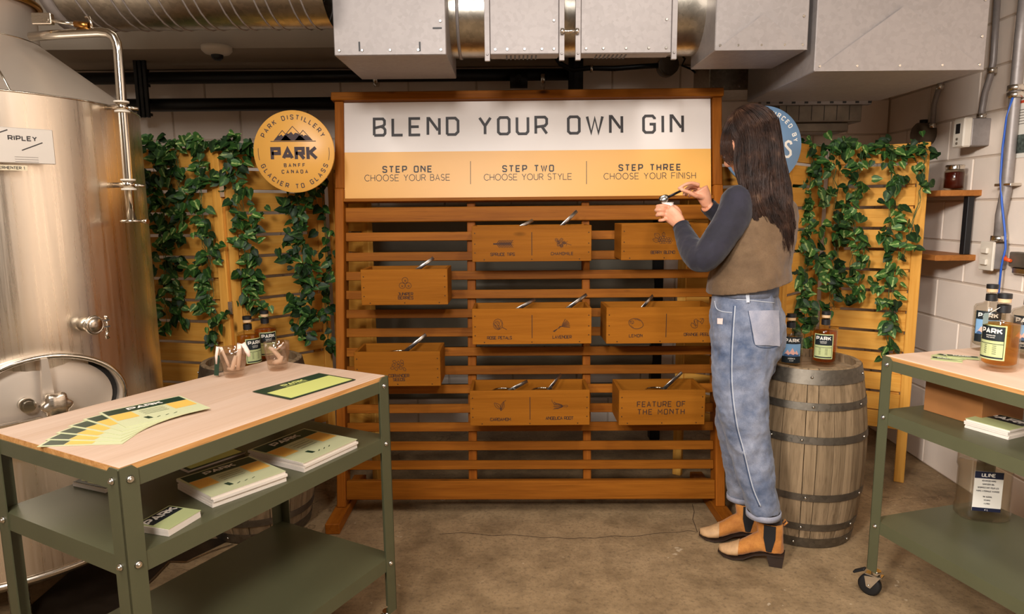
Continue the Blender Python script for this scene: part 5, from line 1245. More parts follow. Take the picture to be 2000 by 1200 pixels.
m.hexa([(-.012, -.046, -.17), (.012, -.046, -.17), (.012, -.034, -.17), (-.012, -.034, -.17), (-.022, -.05, -.06), (.022, -.05, -.06), (.022, -.034, -.06), (-.022, -.034, -.06)])
m.build('clamp_arm', STEELC, hatch)
m = M(); m.T = Matrix.Translation((.012, -.075, .005)) @ Matrix.Rotation(radians(90), 4, 'X')
vs = []; K = 48
for z, f in ((-.022, .8), (-.016, 1), (.016, 1), (.022, .82)):
    for i in range(K): a = 2 * pi * i / K; r_ = .040 * f * (1 + .13 * cos(6 * a)); vs.append((r_ * cos(a), r_ * sin(a), z))
fs_ = [(j * K + i, j * K + (i + 1) % K, (j + 1) * K + (i + 1) % K, (j + 1) * K + i) for j in range(3) for i in range(K)] + [tuple(range(K))[::-1], tuple(3 * K + i for i in range(K))]
m.smooth = True; m.add(vs, fs_); m.build('star_knob', STEEL, hatch)
m = M(); m.box(-.26, -.02, -.05, -.035, -.075, -.03, .004); m.T = Matrix.Identity(4); m.build('hinge_arm', STEEL, hatch)
m = M(); m.tube([(-.055, .0, .012), (-.055, -.045, .012)], .022, 20); m.tube([(-.055, -.045, .012), (-.055, -.052, .012)], .015, 20); m.build('sight_boss', CHROME, hatch)
# sampling valve
vv = bpy.data.objects.new('sample_port', None); COL.objects.link(vv); vv.parent = tank; vv.matrix_basis = t_frame(163, 633)
m = M(); m.tube([(0, .01, 0), (0, -.06, 0)], .024, 24); m.build('ferrule', CHROME, vv)
g = M(); g.tube([(cos(a * pi / 14) * .027, -.06, sin(a * pi / 14) * .027) for a in range(28)], .0065, 8, closed=True); g.build('clamp_ring', CHROME, vv)
m = M(); m.T = Matrix.Translation((0, -.064, 0)) @ Matrix.Rotation(radians(90), 4, 'X'); m.lathe([(.001, 0), (.024, 0), (.022, .006), (.001, .004)], 24); m.build('end_cap', STEEL, vv)
m = M(); m.box(.026, .05, -.068, -.052, -.014, -.008, .002); m.box(.026, .05, -.068, -.052, .008, .014, .002); m.tube([(.042, -.06, -.03), (.042, -.06, .02)], .004, 8); m.tube([(.042, -.06, .016), (.042, -.06, .026)], .007, 6)
m.tube([(.042, -.06, -.028), (.036, -.06, -.04), (.04, -.06, -.052)], [.006, .004, .008], 8); m.build('wing_bolt', CHROME, vv)
# nameplate
npl = bpy.data.objects.new('nameplate', None); COL.objects.link(npl); npl.parent = tank; npl.matrix_basis = t_frame(5, 285, .035)
NW, NH = .125, .053
M().box(-NW, NW, -.006, 0, -NH, NH, .002).build('plate', metal('plate_metal', (206, 196, 184), .5, metallic=.4), npl)
M().box(-NW + .02, NW - .02, 0, .05, -NH + .01, NH - .01).build('standoff', STEEL, npl)
fn = lambda a, b: (a, -.0066, b); m = M()
text(m, 'RIPLEY', .045, .022, .012, .003, fn, 2.4, G, 1.2); m.ribbon([(-.05, .018), (.01, .045)], .003, fn); m.ribbon([(.04, -.014), (.095, .012)], .003, fn); m.build('lettering', INK, npl)
m = M()
for k in range(3): m.ribbon([(.02, -.034 - k * .007), (.08, -.034 - k * .007)], .0012, fn); m.ribbon([(-.08, -.034 - k * .007), (-.035, -.034 - k * .007)], .0012, fn)
m.build('small_print', MATS['grey_print'], npl)
M().box(-.035, .05, -.002, .0, -NH - .022, -NH - .006).build('tag_plate', plain('tag_beige', (214, 198, 166), .6), npl)
m = M(); text(m, 'FERMENTER 1', .008, -NH - .014, .0075, .0016, lambda a, b: (a, -.0026, b), 1.6); m.build('tag_lettering', INK, npl)
# pipe in front of the tank
Yp = t_hit(240, 300).y - .10
P = [at_y(x, y, Y_) for x, y, Y_ in ((60, 72, Yp + .02), (120, 67, Yp + .01), (195, 63, Yp), (212, 65, Yp), (222, 72, Yp), (228, 84, Yp), (231, 100, Yp), (238, 200, Yp), (250, 350, Yp), (257, 430, Yp))]
pz = bpy.data.objects.new('cleaning_pipe', None); COL.objects.link(pz); pz.parent = tank
M().tube([p - TC for p in P], .0155, 20).build('tube', CHROME, pz)
for (x, y) in ((238, 209), (251, 361)):
    q = at_y(x, y, Yp) - TC
    for dz in (-.016, .016): M().tube([q + Vector((0, 0, dz - .003)), q + Vector((0, 0, dz + .003))], .024, 20).build('pipe_collar', CREAM, pz)
    M().tube([q + Vector((0, 0, -.012)), q + Vector((0, 0, .012))], .021, 6).build('pipe_clamp', CHROME, pz)
    e = t_hit(x - 30, y + 1) - TC
    M().tube([q, e], [(.009, .003)] * 2, 8, up=(0, 0, 1)).build('clamp_bracket', STEEL, pz)
    M().tube([q, q + Vector((.045, .02, -.004))], .006, 8).build('clamp_bolt', CHROME, pz)
q = P[-1] - TC; M().tube([q - Vector((0, 0, .008)), q + Vector((0, 0, .001))], .036, 24).build('end_flange', CHROME, pz)
M().tube([q + Vector((.03, 0, -.003)), q + Vector((.062, -.01, -.006))], [.006, .009], 8).build('clamp_screw', CHROME, pz)
# lid strut
q0 = at_y(82, 36, Yp) - TC; q1 = at_y(103, 40, Yp) - TC; q2 = at_y(147, 47, Yp) - TC; q3 = at_y(174, 51, Yp) - TC
st = bpy.data.objects.new('lid_strut', None); COL.objects.link(st); st.parent = tank
M().box(q0.x - .03, q1.x, q0.y - .01, q0.y + .01, q0.z - .02, q0.z + .016, .002).build('strut_bracket', STEEL, st)
M().tube([q1 - Vector((.015, 0, 0)), q2], .006, 10).build('strut_rod', CHROME, st); M().tube([q2, q3], .0115, 14).build('strut_cylinder', metal('bronze', (170, 120, 60), .3), st)
h = at_y(178, 44, Yp) - TC; M().tube([at_y(167, 34, Yp) - TC, at_y(174, 33, Yp) - TC, h, at_y(179, 55, Yp) - TC], .005, 8).build('strut_hook', CHROME, st)
M().tube([q1 + Vector((-.016, -.012, 0)), q1 + Vector((-.016, .012, 0))], .009, 6).build('strut_bolt', CHROME, st)
# ------------------------------------------------------------------ steel gutter in the floor under the left cart
gt = thing('floor_gutter', 'shallow dark steel drain channel on the floor under the left cart', 'drain', (0, 0, 0))
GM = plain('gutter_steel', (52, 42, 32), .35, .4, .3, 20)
def fl(x, y, z=.004): return at_z(x, y, z)
def strip(pts, w, z, mat, nm):
    m = M(); P = [fl(x, y, z) for x, y in pts]; m.ribbon([(p.x, p.y) for p in P], w, lambda a, b: (a, b, z)); o = m.build(nm, mat, gt)
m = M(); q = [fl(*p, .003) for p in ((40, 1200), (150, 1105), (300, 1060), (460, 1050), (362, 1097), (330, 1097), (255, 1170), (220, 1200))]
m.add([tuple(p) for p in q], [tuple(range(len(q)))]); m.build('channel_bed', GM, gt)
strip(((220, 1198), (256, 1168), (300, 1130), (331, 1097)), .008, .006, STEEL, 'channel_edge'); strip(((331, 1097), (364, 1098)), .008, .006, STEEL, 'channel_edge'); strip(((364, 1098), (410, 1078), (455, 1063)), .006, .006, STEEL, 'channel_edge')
# ================================================================== THE WOMAN
def A(x, y, Y): return at_y(x, y, Y)
def rings(m, secs, n=28, cap=True, p=2.0):
    """secs: (centre, half width, half depth, yaw of the width axis, normal or None)"""
    vs = []; fs = []
    for i, s in enumerate(secs):
        c, a, b, yaw = s[:4]; pw = s[4] if len(s) > 4 else p
        u = Vector((cos(yaw), sin(yaw), 0)); w = Vector((-sin(yaw), cos(yaw), 0))
        for k in range(n):
            t = 2 * pi * k / n; x_, y_ = cos(t), sin(t)
            if pw != 2: q = (abs(x_) ** pw + abs(y_) ** pw) ** (-1 / pw); x_ *= q; y_ *= q
            vs.append(Vector(c) + u * (x_ * a) + w * (y_ * b))
    N = len(secs)
    for i in range(N - 1):
        for k in range(n): fs.append((i * n + k, i * n + (k + 1) % n, (i + 1) * n + (k + 1) % n, (i + 1) * n + k))
    if cap: fs.append(tuple(range(n))[::-1]); fs.append(tuple((N - 1) * n + k for k in range(n)))
    m.smooth = True; m.add(vs, fs); return m
from mathutils.bvhtree import BVHTree
def BVH_OF(o): return BVHTree.FromPolygons([v_.co.copy() for v_ in o.data.vertices], [tuple(p_.vertices) for p_ in o.data.polygons])
def spline(P, k=4):
    P = [Vector(p) for p in P]; out = []
    for i in range(len(P) - 1):
        a = P[max(0, i - 1)]; b = P[i]; c = P[i + 1]; d = P[min(len(P) - 1, i + 2)]
        for j in range(k):
            t = j / k; out.append(.5 * ((2 * b) + (c - a) * t + (2 * a - 5 * b + 4 * c - d) * t * t + (3 * b - a - 3 * c + d) * t ** 3))
    out.append(P[-1]); return out
def sp1(v, k=4): return [q.x for q in spline([(x, 0, 0) for x in v], k)]
def limb(m, P, R, n=18, k=4):
    m.tube(spline(P, k), sp1(R, k), n); return m
def remeshed(m, name, mat, parent, vox, smooth=3, disp=None, extra=None):
    me = bpy.data.meshes.new(name); me.from_pydata(m.v, [], m.f)
    bm = bmesh.new(); bm.from_mesh(me); bmesh.ops.recalc_face_normals(bm, faces=bm.faces); bm.to_mesh(me); bm.free()
    o = bpy.data.objects.new(name + '_tmp', me); COL.objects.link(o)
    r = o.modifiers.new('r', 'REMESH'); r.mode = 'VOXEL'; r.voxel_size = vox
    s = o.modifiers.new('s', 'SMOOTH'); s.iterations = smooth; s.factor = .5
    if disp:
        for kk, (sc, st_, mid) in enumerate(disp):
            tx = bpy.data.textures.new(name + 'tx%d' % kk, 'CLOUDS'); tx.noise_scale = sc; tx.noise_depth = 2
            d = o.modifiers.new('d%d' % kk, 'DISPLACE'); d.texture = tx; d.strength = st_; d.mid_level = mid; d.texture_coords = 'LOCAL'
    dg = bpy.context.evaluated_depsgraph_get(); dg.update(); ev = o.evaluated_get(dg); nm = bpy.data.meshes.new_from_object(ev)
    bpy.data.objects.remove(o); nm.name = name
    nm.materials.clear(); nm.materials.append(mat)
    nm.polygons.foreach_set('use_smooth', [True] * len(nm.polygons))
    if extra: extra(nm)
    return obj(name, nm, parent)
woman = thing('person', 'woman in tweed waistcoat and jeans scooping botanicals, seen from behind', 'person', (.92, 2.55, 0))
WB = Vector((.92, 2.55, 0)); woman.location = (0, 0, 0)
def skin_mat():
    m, nt, b = base_mat('skin'); v = coords(nt, rand=False); f = noise(nt, v, 18, 4)
    nt.links.new(ramp(nt, f, [(.3, lin((206, 138, 104))), (.7, lin((228, 170, 138)))]), b.inputs['Base Color']); b.inputs['Roughness'].default_value = .5
    b.inputs['Subsurface Weight'].default_value = .12; b.inputs['Subsurface Radius'].default_value = (.02, .008, .004); b.inputs['Subsurface Scale'].default_value = .3
    return m
SKIN = skin_mat()
hipyaw = math.atan2(.5, .87) + 0          # lateral axis of the hips, left hip to right hip, in plan
def yaw_of(v): return math.atan2(v[1], v[0])
YH = yaw_of((.50, .87)); YT = yaw_of((.64, .77))
HIPY = 2.57
hipL = A(1447, 650, 2.50); hipR = A(1470, 650, 2.64)
# joints
kneeL = A(1461, 835, 2.46); ankL = A(1492, 1010, 2.425); kneeR = A(1436, 835, 2.62); ankR = A(1445, 985, 2.66)
shL = A(1440, 396, 2.50); elL = A(1371, 508, 2.46); wrL = A(1330, 441, 2.66)
shR = A(1532, 396, 2.70); elR = A(1452, 462, 2.86); wrR = A(1380, 402, 2.78)
neck0 = A(1487, 375, 2.62); head = A(1463, 287, 2.60)
b = M()
rings(b, [(A(1460, 640, HIPY), .125, .09, YH), (A(1456, 585, HIPY), .112, .08, YH), (A(1462, 520, 2.58), .118, .085, YH), (A(1474, 460, 2.6), .13, .09, YT), (A(1486, 410, 2.61), .15, .085, YT), (A(1488, 383, 2.61), .12, .065, YT), (A(1487, 370, 2.615), .05, .05, YT)], 28)
limb(b, [A(1487, 380, 2.615), A(1480, 345, 2.61), A(1470, 318, 2.6)], [.052, .048, .05])
limb(b, [hipL, kneeL, ankL + Vector((0, 0, .05))], [.075, .046, .030]); limb(b, [hipR, kneeR, ankR + Vector((0, 0, .06))], [.072, .042, .028])
limb(b, [shL, elL, wrL], [.045, .036, .026]); limb(b, [shR, elR, wrR], [.045, .036, .026])
# head: skull, jaw, nose, ear, turned to the left and bowed
hf = Vector((-.80, .30, -.52)).normalized(); hu = Vector((-.42, .12, .9)); hu = (hu - hf * hu.dot(hf)).normalized(); hr = hf.cross(hu)
def H(f, r, u): return head + hf * f + hr * r + hu * u
HM = frame(head, hr, hf, hu)
b.T = HM; b.sphere((0, -.01, .02), .095, 20, (.80, 1.0, 1.02)); b.sphere((0, .035, -.045), .062, 16, (.88, .95, 1.05)); b.sphere((0, .065, -.078), .026, 12, (1.1, .9, .8))
b.sphere((0, .094, -.012), .013, 10, (.8, 1.3, 1.3)); b.sphere((0, .084, .008), .010, 10, (.7, 1.2, 2.0)); b.sphere((0, .084, -.045), .012, 10, (1.7, .8, .75))
for s in (-1, 1): b.sphere((s * .072, -.012, -.012), .022, 10, (.35, .8, 1.35)); b.sphere((s * .031, .066, .012), .017, 10, (1, .8, .8)); b.sphere((s * .034, .074, .030), .012, 8, (1.7, .7, .5))
b.T = Matrix.Identity(4)
# hands
def chain(m, pts, r0=.0088, r1=.0068, k=3):
    P = spline(pts, k); n = len(P); m.tube(P, [r0 + (r1 - r0) * i / (n - 1) for i in range(n)], 10); m.sphere(P[-1], r1 * 1.0, 8)
# left hand: back of hand to the camera, fingers going round the cup from the left
hw = M()
def palm(m, w, c1, c2, ra, rb, up): m.tube(spline([w, c1, c2], 4), [(ra[0] + (ra[2] - ra[0]) * i / 8 if False else sp1([x for x in ra], 4)[i], sp1([x for x in rb], 4)[i]) for i in range(9)], 14, up=up)
palm(b, A(1332, 444, 2.655), A(1320, 428, 2.68), A(1303, 414, 2.70), (.022, .033, .036), (.018, .017, .013), A(1320, 405, 2.68) - A(1305, 425, 2.70))
chain(b, [A(1308, 405, 2.70), A(1295, 402, 2.695), A(1284, 403, 2.71), A(1287, 404, 2.735)])
chain(b, [A(1302, 412, 2.70), A(1290, 410, 2.69), A(1281, 411, 2.71), A(1289, 412, 2.738)])
chain(b, [A(1300, 420, 2.70), A(1290, 419, 2.69), A(1283, 421, 2.708), A(1291, 420, 2.735)])
chain(b, [A(1303, 428, 2.70), A(1295, 430, 2.69), A(1288, 431, 2.705), A(1295, 428, 2.73)], .0078, .006)
chain(b, [A(1326, 432, 2.68), A(1328, 418, 2.70), A(1323, 408, 2.72), A(1316, 403, 2.735)], .0105, .0075)
# right hand pinching the scoop
palm(b, A(1381, 402, 2.78), A(1376, 386, 2.775), A(1368, 369, 2.77), (.021, .029, .032), (.017, .017, .014), A(1380, 375, 2.77) - A(1360, 385, 2.77))
chain(b, [A(1365, 362, 2.765), A(1351, 358, 2.755), A(1338, 361, 2.75), A(1326, 368, 2.75)], .0092, .0065)
chain(b, [A(1372, 386, 2.765), A(1359, 383, 2.75), A(1346, 376, 2.745), A(1331, 371, 2.748)], .0105, .0072)
chain(b, [A(1366, 366, 2.785), A(1350, 364, 2.79), A(1340, 371, 2.785), A(1336, 380, 2.775)])
chain(b, [A(1368, 370, 2.80), A(1352, 368, 2.81), A(1345, 374, 2.805), A(1340, 381, 2.79)])
chain(b, [A(1371, 376, 2.81), A(1358, 374, 2.825), A(1350, 379, 2.82), A(1346, 384, 2.805)], .0078, .006)
remeshed(b, 'body', SKIN, woman, .0034, 2)
# clothes ------------------------------------------------------------
def fabric(name, ca, cb_, scale, rough=.85, weave=420, wear=None):
    m, nt, bb = base_mat(name); v = coords(nt, rand=False); f = noise(nt, v, scale, 6, .65)
    c = ramp(nt, f, [(.32, lin(ca)), (.68, lin(cb_))])
    f2 = noise(nt, v, weave, 2); c = mix(nt, c, tuple(x * .6 for x in lin(ca)[:3]) + (1,), ramp(nt, f2, [(.45, (0, 0, 0, 1)), (.75, (.3, .3, .3, 1))]))
    nt.links.new(c, bb.inputs['Base Color']); bb.inputs['Roughness'].default_value = rough; bb.inputs['Sheen Weight'].default_value = .15; bump(nt, bb, f2, .25, .001); MATS[name] = m; return m
NAVYF = fabric('navy_knit', (20, 18, 28), (32, 29, 44), 14)
TWEED = fabric('brown_tweed', (84, 62, 38), (112, 87, 60), 9, weave=260)
DENIM = fabric('faded_denim', (66, 80, 106), (140, 144, 158), 9, weave=300)
DENIML = plain('denim_seam', (176, 180, 188), .8); DENIMD = plain('denim_dark_seam', (52, 66, 92), .8); DPALE = fabric('denim_pocket', (126, 130, 146), (164, 162, 172), 12)
# sleeves
s = M(); limb(s, [A(1440, 388, 2.52), A(1434, 420, 2.49), A(1404, 468, 2.465), A(1374, 506, 2.455), A(1352, 488, 2.535), A(1339, 463, 2.605), A(1331.5, 444, 2.65)], [.060, .064, .060, .053, .049, .040, .032], 20, 5)
s.sphere(A(1440, 393, 2.51), .061, 16); remeshed(s, 'left_sleeve', NAVYF, woman, .0055, 3, [(.035, .006, .5)])
s = M(); limb(s, [shR, A(1492, 435, 2.80), elR, A(1416, 432, 2.82), A(1384, 404, 2.785)], [.058, .054, .048, .042, .033], 20, 5); remeshed(s, 'right_sleeve', NAVYF, woman, .0055, 3, [(.035, .006, .5)])
for nm, a1, a2 in (('cuff', A(1334, 449, 2.642), A(1330, 441.5, 2.656)), ('cuff', A(1387, 406, 2.788), A(1381.5, 401.5, 2.783))): M().tube([a1, a2], [.034, .0335], 20, False).build(nm, NAVYF, woman)
# waistcoat
v = M()
rings(v, [(A(1460, 584, 2.565), .160, .148, YH), (A(1462, 560, 2.57), .170, .150, YH), (A(1467, 520, 2.575), .165, .140, YH), (A(1476, 470, 2.59), .168, .138, YT), (A(1486, 430, 2.605), .165, .125, YT), (A(1491, 402, 2.615), .148, .108, YT), (A(1491, 385, 2.615), .122, .088, YT), (A(1489, 372, 2.615), .095, .068, YT), (A(1486, 362, 2.612), .060, .056, YT)], 40, p=2.2)
def vest_cut(nm):
    bm = bmesh.new(); bm.from_mesh(nm); kill = []
    for vtx in bm.verts:
        c = vtx.co
        # slanting hem
        hx = at_y(1461, 570, 2.57); r_ = c - hx
        if (c - A(1428, 400, 2.47)).length < .062: kill.append(vtx)
    bmesh.ops.delete(bm, geom=kill, context='VERTS')
    bmesh.ops.bisect_plane(bm, geom=list(bm.verts) + list(bm.edges) + list(bm.faces), plane_co=at_y(1461, 570, 2.44), plane_no=(-.18, 0, 1), clear_inner=True)
    bm.to_mesh(nm); bm.free()
o = remeshed(v, 'waistcoat', TWEED, woman, .006, 4, [(.09, .016, .5), (.03, .004, .5)], vest_cut)
so = o.modifiers.new('thick', 'SOLIDIFY'); so.thickness = .004; so.offset = 1
VB = BVH_OF(o)
# seams on the back of the waistcoat
def on_surface(px, py, Yg=2.4): return A(px, py, Yg)
# jeans
j = M()
rings(j, [(A(1455, 558, 2.565), .130, .112, YH), (A(1455, 572, 2.565), .135, .118, YH), (A(1456, 590, 2.565), .147, .125, YH), (A(1459, 620, 2.57), .165, .137, YH), (A(1461, 655, 2.57), .172, .138, YH), (A(1459, 690, 2.57), .165, .128, YH), (A(1455, 715, 2.57), .14, .10, YH)], 36, p=2.2)
def leg(m, secs):
    P = spline([A(x, y, Y_) for x, y, Y_, a_, b_ in secs], 4); ra = sp1([q[3] for q in secs], 4); rb = sp1([q[4] for q in secs], 4)
    rings(m, [(P[i], ra[i], rb[i], YH) for i in range(len(P))], 26)
leg(j, [(1452, 668, 2.505, .098, .118), (1449, 710, 2.50, .098, .115), (1447, 750, 2.49, .094, .107), (1449, 800, 2.475, .086, .098), (1459, 850, 2.465, .078, .086), (1470, 900, 2.455, .072, .076), (1480, 950, 2.44, .068, .068), (1490, 998, 2.43, .064, .062)])
leg(j, [(1470, 668, 2.63, .095, .115), (1456, 720, 2.63, .095, .108), (1446, 770, 2.63, .088, .098), (1438, 830, 2.63, .08, .083), (1441, 880, 2.64, .07, .070), (1446, 930, 2.65, .062, .060), (1448, 970, 2.66, .056, .054)])
remeshed(j, 'jeans', DENIM, woman, .006, 3, [(.05, .014, .5), (.10, .012, .5)])
# cuffs, waistband
def ringband(m, c, a_, b_, yaw, h, n=36, tilt=(0, 0, 0), t_=.004):
    c = Vector(c); u = Vector((cos(yaw), sin(yaw), 0)); w = Vector((-sin(yaw), cos(yaw), 0)); vs = []
    for (f, z) in ((0, -h), (t_, -h), (t_, h), (0, h)):
        for k in range(n): t = 2 * pi * k / n; d = u * (cos(t) * (a_ + f)) + w * (sin(t) * (b_ + f)); vs.append(c + d + Vector((0, 0, z + d.dot(Vector(tilt)))))
    m.smooth = True; m.add(vs, [(i * n + k, i * n + (k + 1) % n, ((i + 1) % 4) * n + (k + 1) % n, ((i + 1) % 4) * n + k) for i in range(4) for k in range(n)]); return m
ringband(M(), A(1491, 1002, 2.43), .064, .061, YH, .011).build('jean_cuff', DPALE, woman); ringband(M(), A(1447, 970, 2.66), .056, .054, YH, .010).build('jean_cuff', DPALE, woman)
ringband(M(), A(1455, 566, 2.565), .132, .115, YH, .018, t_=.008).build('waistband', DENIM, woman)
# helpers to lay trim on the jeans: shoot the view ray onto the mesh
from mathutils.bvhtree import BVHTree
def bvh(o):
    me = o.data; return BVHTree.FromPolygons([v_.co.copy() for v_ in me.vertices], [tuple(p_.vertices) for p_ in me.polygons])
jo = [c for c in woman.children if c.name.startswith('jeans')][0]; JB = bvh(jo)
def lay(lst, off=.0015, B=None):
    out = []
    for x, y in lst:
        d = ray(x, y).normalized(); h = (B or JB).ray_cast(EYE, d)
        if h[0] is not None: out.append(h[0] + h[1] * (off if h[1].dot(d) < 0 else -off))
    return out
def seam(nm, lst, r, mat, B=None, dense=True):
    if dense:
        P = spline([(x, y, 0) for x, y in lst], 6); lst = [(p.x, p.y) for p in P]
    P = lay(lst, r * .4, B)
    if len(P) > 1: M().tube(P, r, 6).build(nm, mat, woman)
seam('side_seam', [(1436, 598), (1433, 640), (1430, 700), (1431, 760), (1440, 830), (1453, 880), (1470, 950), (1486, 990)], .0022, DENIML)
seam('side_seam', [(1433, 598), (1430, 640), (1427, 700), (1428, 760), (1437, 830), (1450, 880), (1467, 950), (1483, 990)], .0018, DENIMD)
seam('pocket_seam', [(1396, 588), (1400, 603), (1412, 609), (1430, 611)], .0018, DENIML)
seam('yoke_seam', [(1437, 585), (1465, 587), (1495, 590), (1512, 592)], .0018, DENIML)
SEAMT = plain('tweed_seam', (62, 45, 28), .9)
seam('back_seam', [(1441, 576), (1440, 550), (1439, 525), (1443, 490)], .0016, SEAMT, VB); seam('back_seam', [(1499, 566), (1499, 545), (1500, 520), (1502, 505)], .0016, SEAMT, VB)
seam('armhole_edge', [(1468, 388), (1474, 420), (1466, 460), (1450, 490)], .0022, SEAMT, VB)
pk = [(1461, 606), (1466, 640), (1473, 672), (1500, 686), (1524, 674), (1527, 640), (1521, 606)]
# pocket patch grid
def patch_on(nm, corners, nu, nv, mat, off=.004):
    a, b_, c, d = [Vector((x, y)) for x, y in corners]; vs = []; ok = True
    for i in range(nv + 1):
        for k in range(nu + 1):
            p = a.lerp(b_, k / nu).lerp(d.lerp(c, k / nu), i / nv); q = lay([(p.x, p.y)], off)
            if not q: return
            vs.append(q[0])
    m = M(); m.smooth = True; m.add(vs, [(i * (nu + 1) + k, i * (nu + 1) + k + 1, (i + 1) * (nu + 1) + k + 1, (i + 1) * (nu + 1) + k) for i in range(nv) for k in range(nu)]); return m.build(nm, mat, woman)
patch_on('back_pocket', [(1462, 607), (1519, 607), (1522, 676), (1474, 674)], 7, 7, DPALE, .0045); 
seam('pocket_stitching', [(1462, 607), (1468, 645), (1475, 674), (1498, 680), (1521, 676)], .0016, DENIMD)
seam('pocket_stitching', [(1461, 609), (1490, 608), (1519, 610)], .0018, DENIMD)
patch_on('belt_loop', [(1456, 573), (1463, 573), (1464, 592), (1457, 592)], 2, 3, DENIML, .011)
patch_on('frayed_patch', [(1402, 622), (1413, 622), (1412, 634), (1402, 633)], 2, 2, plain('frayed_threads', (226, 204, 196), .9), .003)
# boots --------------------------------------------------------------
SUEDE = fabric('tan_suede', (170, 102, 36), (204, 136, 60), 16, .8, 300); TOE = plain('scuffed_toe', (196, 156, 112), .6, 0, .15, 40); SOLE = plain('dark_heel', (44, 30, 22), .5); SOCK = fabric('brown_sock', (46, 36, 34), (62, 50, 46), 30); ELAS = plain('black_elastic', (22, 20, 20), .8)
def boot(heel, toe, ank, L=.245):
    h = Vector(heel); t_ = Vector(toe); f = (t_ - h); f.z = 0; f.normalize(); w = Vector((-f.y, f.x, 0)); up = Vector((0, 0, 1))
    bt = bpy.data.objects.new('ankle_boot', None); COL.objects.link(bt); bt.parent = woman
    def Q(a, z, s=0): return h + f * a + up * z + w * s
    HH = .052
    m = M()
    sec = [(.012, HH, .075, .026), (.03, HH, .085, .032), (.06, HH, .09, .034), (.09, .046, .088, .032), (.12, .034, .078, .032), (.15, .022, .066, .037), (.18, .014, .050, .040), (.21, .011, .036, .035), (.232, .013, .028, .024), (L, .016, .022, .010)]
    vs = []; n = 16
    for a, z0, ht, hw_ in sec:
        for k in range(n):
            t = 2 * pi * k / n; zz = sin(t); yy = cos(t)
            q = (abs(yy) ** 2.6 + abs(zz) ** 2.6) ** (-1 / 2.6); vs.append(Q(a, z0 + ht * .5 + zz * q * ht * .5, yy * q * hw_ * (1 - .25 * max(0, zz))))
    N = len(sec); m.add(vs, [(i * n + k, i * n + (k + 1) % n, (i + 1) * n + (k + 1) % n, (i + 1) * n + k) for i in range(N - 1) for k in range(n)] + [tuple(range(n))[::-1], tuple((N - 1) * n + k for k in range(n))])
    # shaft
    T0 = Q(.052, .06); T1 = Q(.054, .11); T2 = Q(.060, .175)
    yw = math.atan2(f.y, f.x)
    rings(m, [(T0, .050, .034, yw), (T1, .047, .034, yw), (T2, .050, .036, yw)], 20)
    upper = remeshed(m, 'boot_upper', SUEDE, bt, .004, 3, [(.03, .004, .5)])
    # toe cap: slightly larger shell over the front
    m = M(); vs = []; se2 = [(.168, .016, .058, .040)] + sec[6:]
    for a, z0, ht, hw_ in se2:
        for k in range(n):
            t = 2 * pi * k / n; zz = sin(t); yy = cos(t); q = (abs(yy) ** 2.6 + abs(zz) ** 2.6) ** (-1 / 2.6); vs.append(Q(a + .0015, z0 + ht * .5 + zz * q * (ht * .5 + .0015), yy * q * (hw_ + .0012) * (1 - .25 * max(0, zz))))
    N = len(se2); m.smooth = True; m.add(vs, [(i * n + k, i * n + (k + 1) % n, (i + 1) * n + (k + 1) % n, (i + 1) * n + k) for i in range(N - 1) for k in range(n)] + [tuple((N - 1) * n + k for k in range(n))]); m.build('toe_cap', TOE, bt)
    # sole and heel
    m = M(); vs = []; so_ = [(.0, HH - .004, .028), (.03, HH - .004, .036), (.07, HH - .006, .033), (.11, .034, .032), (.15, .012, .040), (.19, .004, .043), (.225, .006, .034), (L + .005, .012, .012)]
    for a, z0, hw_ in so_: vs += [Q(a, z0, -hw_), Q(a, z0, hw_), Q(a, z0 + .007, hw_), Q(a, z0 + .007, -hw_)]
    N = len(so_); m.smooth = False; m.add(vs, [(i * 4 + k, i * 4 + (k + 1) % 4, (i + 1) * 4 + (k + 1) % 4, (i + 1) * 4 + k) for i in range(N - 1) for k in range(4)] + [(0, 1, 2, 3), tuple((N - 1) * 4 + k for k in range(4))]); m.build('sole', SOLE, bt)
    m = M(); 
    m.add([Q(a, z, s_) for z, aa in ((.0008, (.006, .052)), (HH - .004, (.0, .066))) for a, s_ in ((aa[0], -.022), (aa[1], -.026), (aa[1], .026), (aa[0], .022))], [(3, 2, 1, 0), (4, 5, 6, 7), (0, 1, 5, 4), (1, 2, 6, 5), (2, 3, 7, 6), (3, 0, 4, 7)]); m.build('heel', SOLE, bt)
    # elastic gore on the camera side
    sgn = -1 if w.y > 0 else 1
    m = M(); g_ = []
    for i in range(7):
        z = .065 + .11 * i / 6; hwd = .010 + .012 * min(1, i / 3)
        for k in (-1, 0, 1): g_.append(Q(.056 + k * hwd, z, sgn * (.036 + (.0015 if k == 0 else -.0015) + .002 * (i > 4))))
    m.smooth = True; m.add(g_, [(i * 3 + k, i * 3 + k + 1, (i + 1) * 3 + k + 1, (i + 1) * 3 + k) for i in range(6) for k in range(2)]); m.build('elastic_gore', ELAS, bt)
    m = M(); m.tube([Q(.008, .17), Q(-.004, .185), Q(.004, .195), Q(.012, .18)], .004, 6); m.build('pull_tab', SUEDE, bt)
    m = M(); rings(m, [(Q(.056, .15), .043, .030, yw), (Q(.058, .2), .041, .032, yw), (Vector(ank) * .5 + Q(.058, .23) * .5, .042, .034, yw), (ank, .042, .036, yw)], 20, False); m.build('sock', SOCK, bt)
boot(at_z(1531, 1107, 0), at_z(1410, 1082, 0), A(1491, 1003, 2.43)); boot(at_z(1486, 1064, 0), at_z(1388, 1052, 0), A(1449, 978, 2.66))
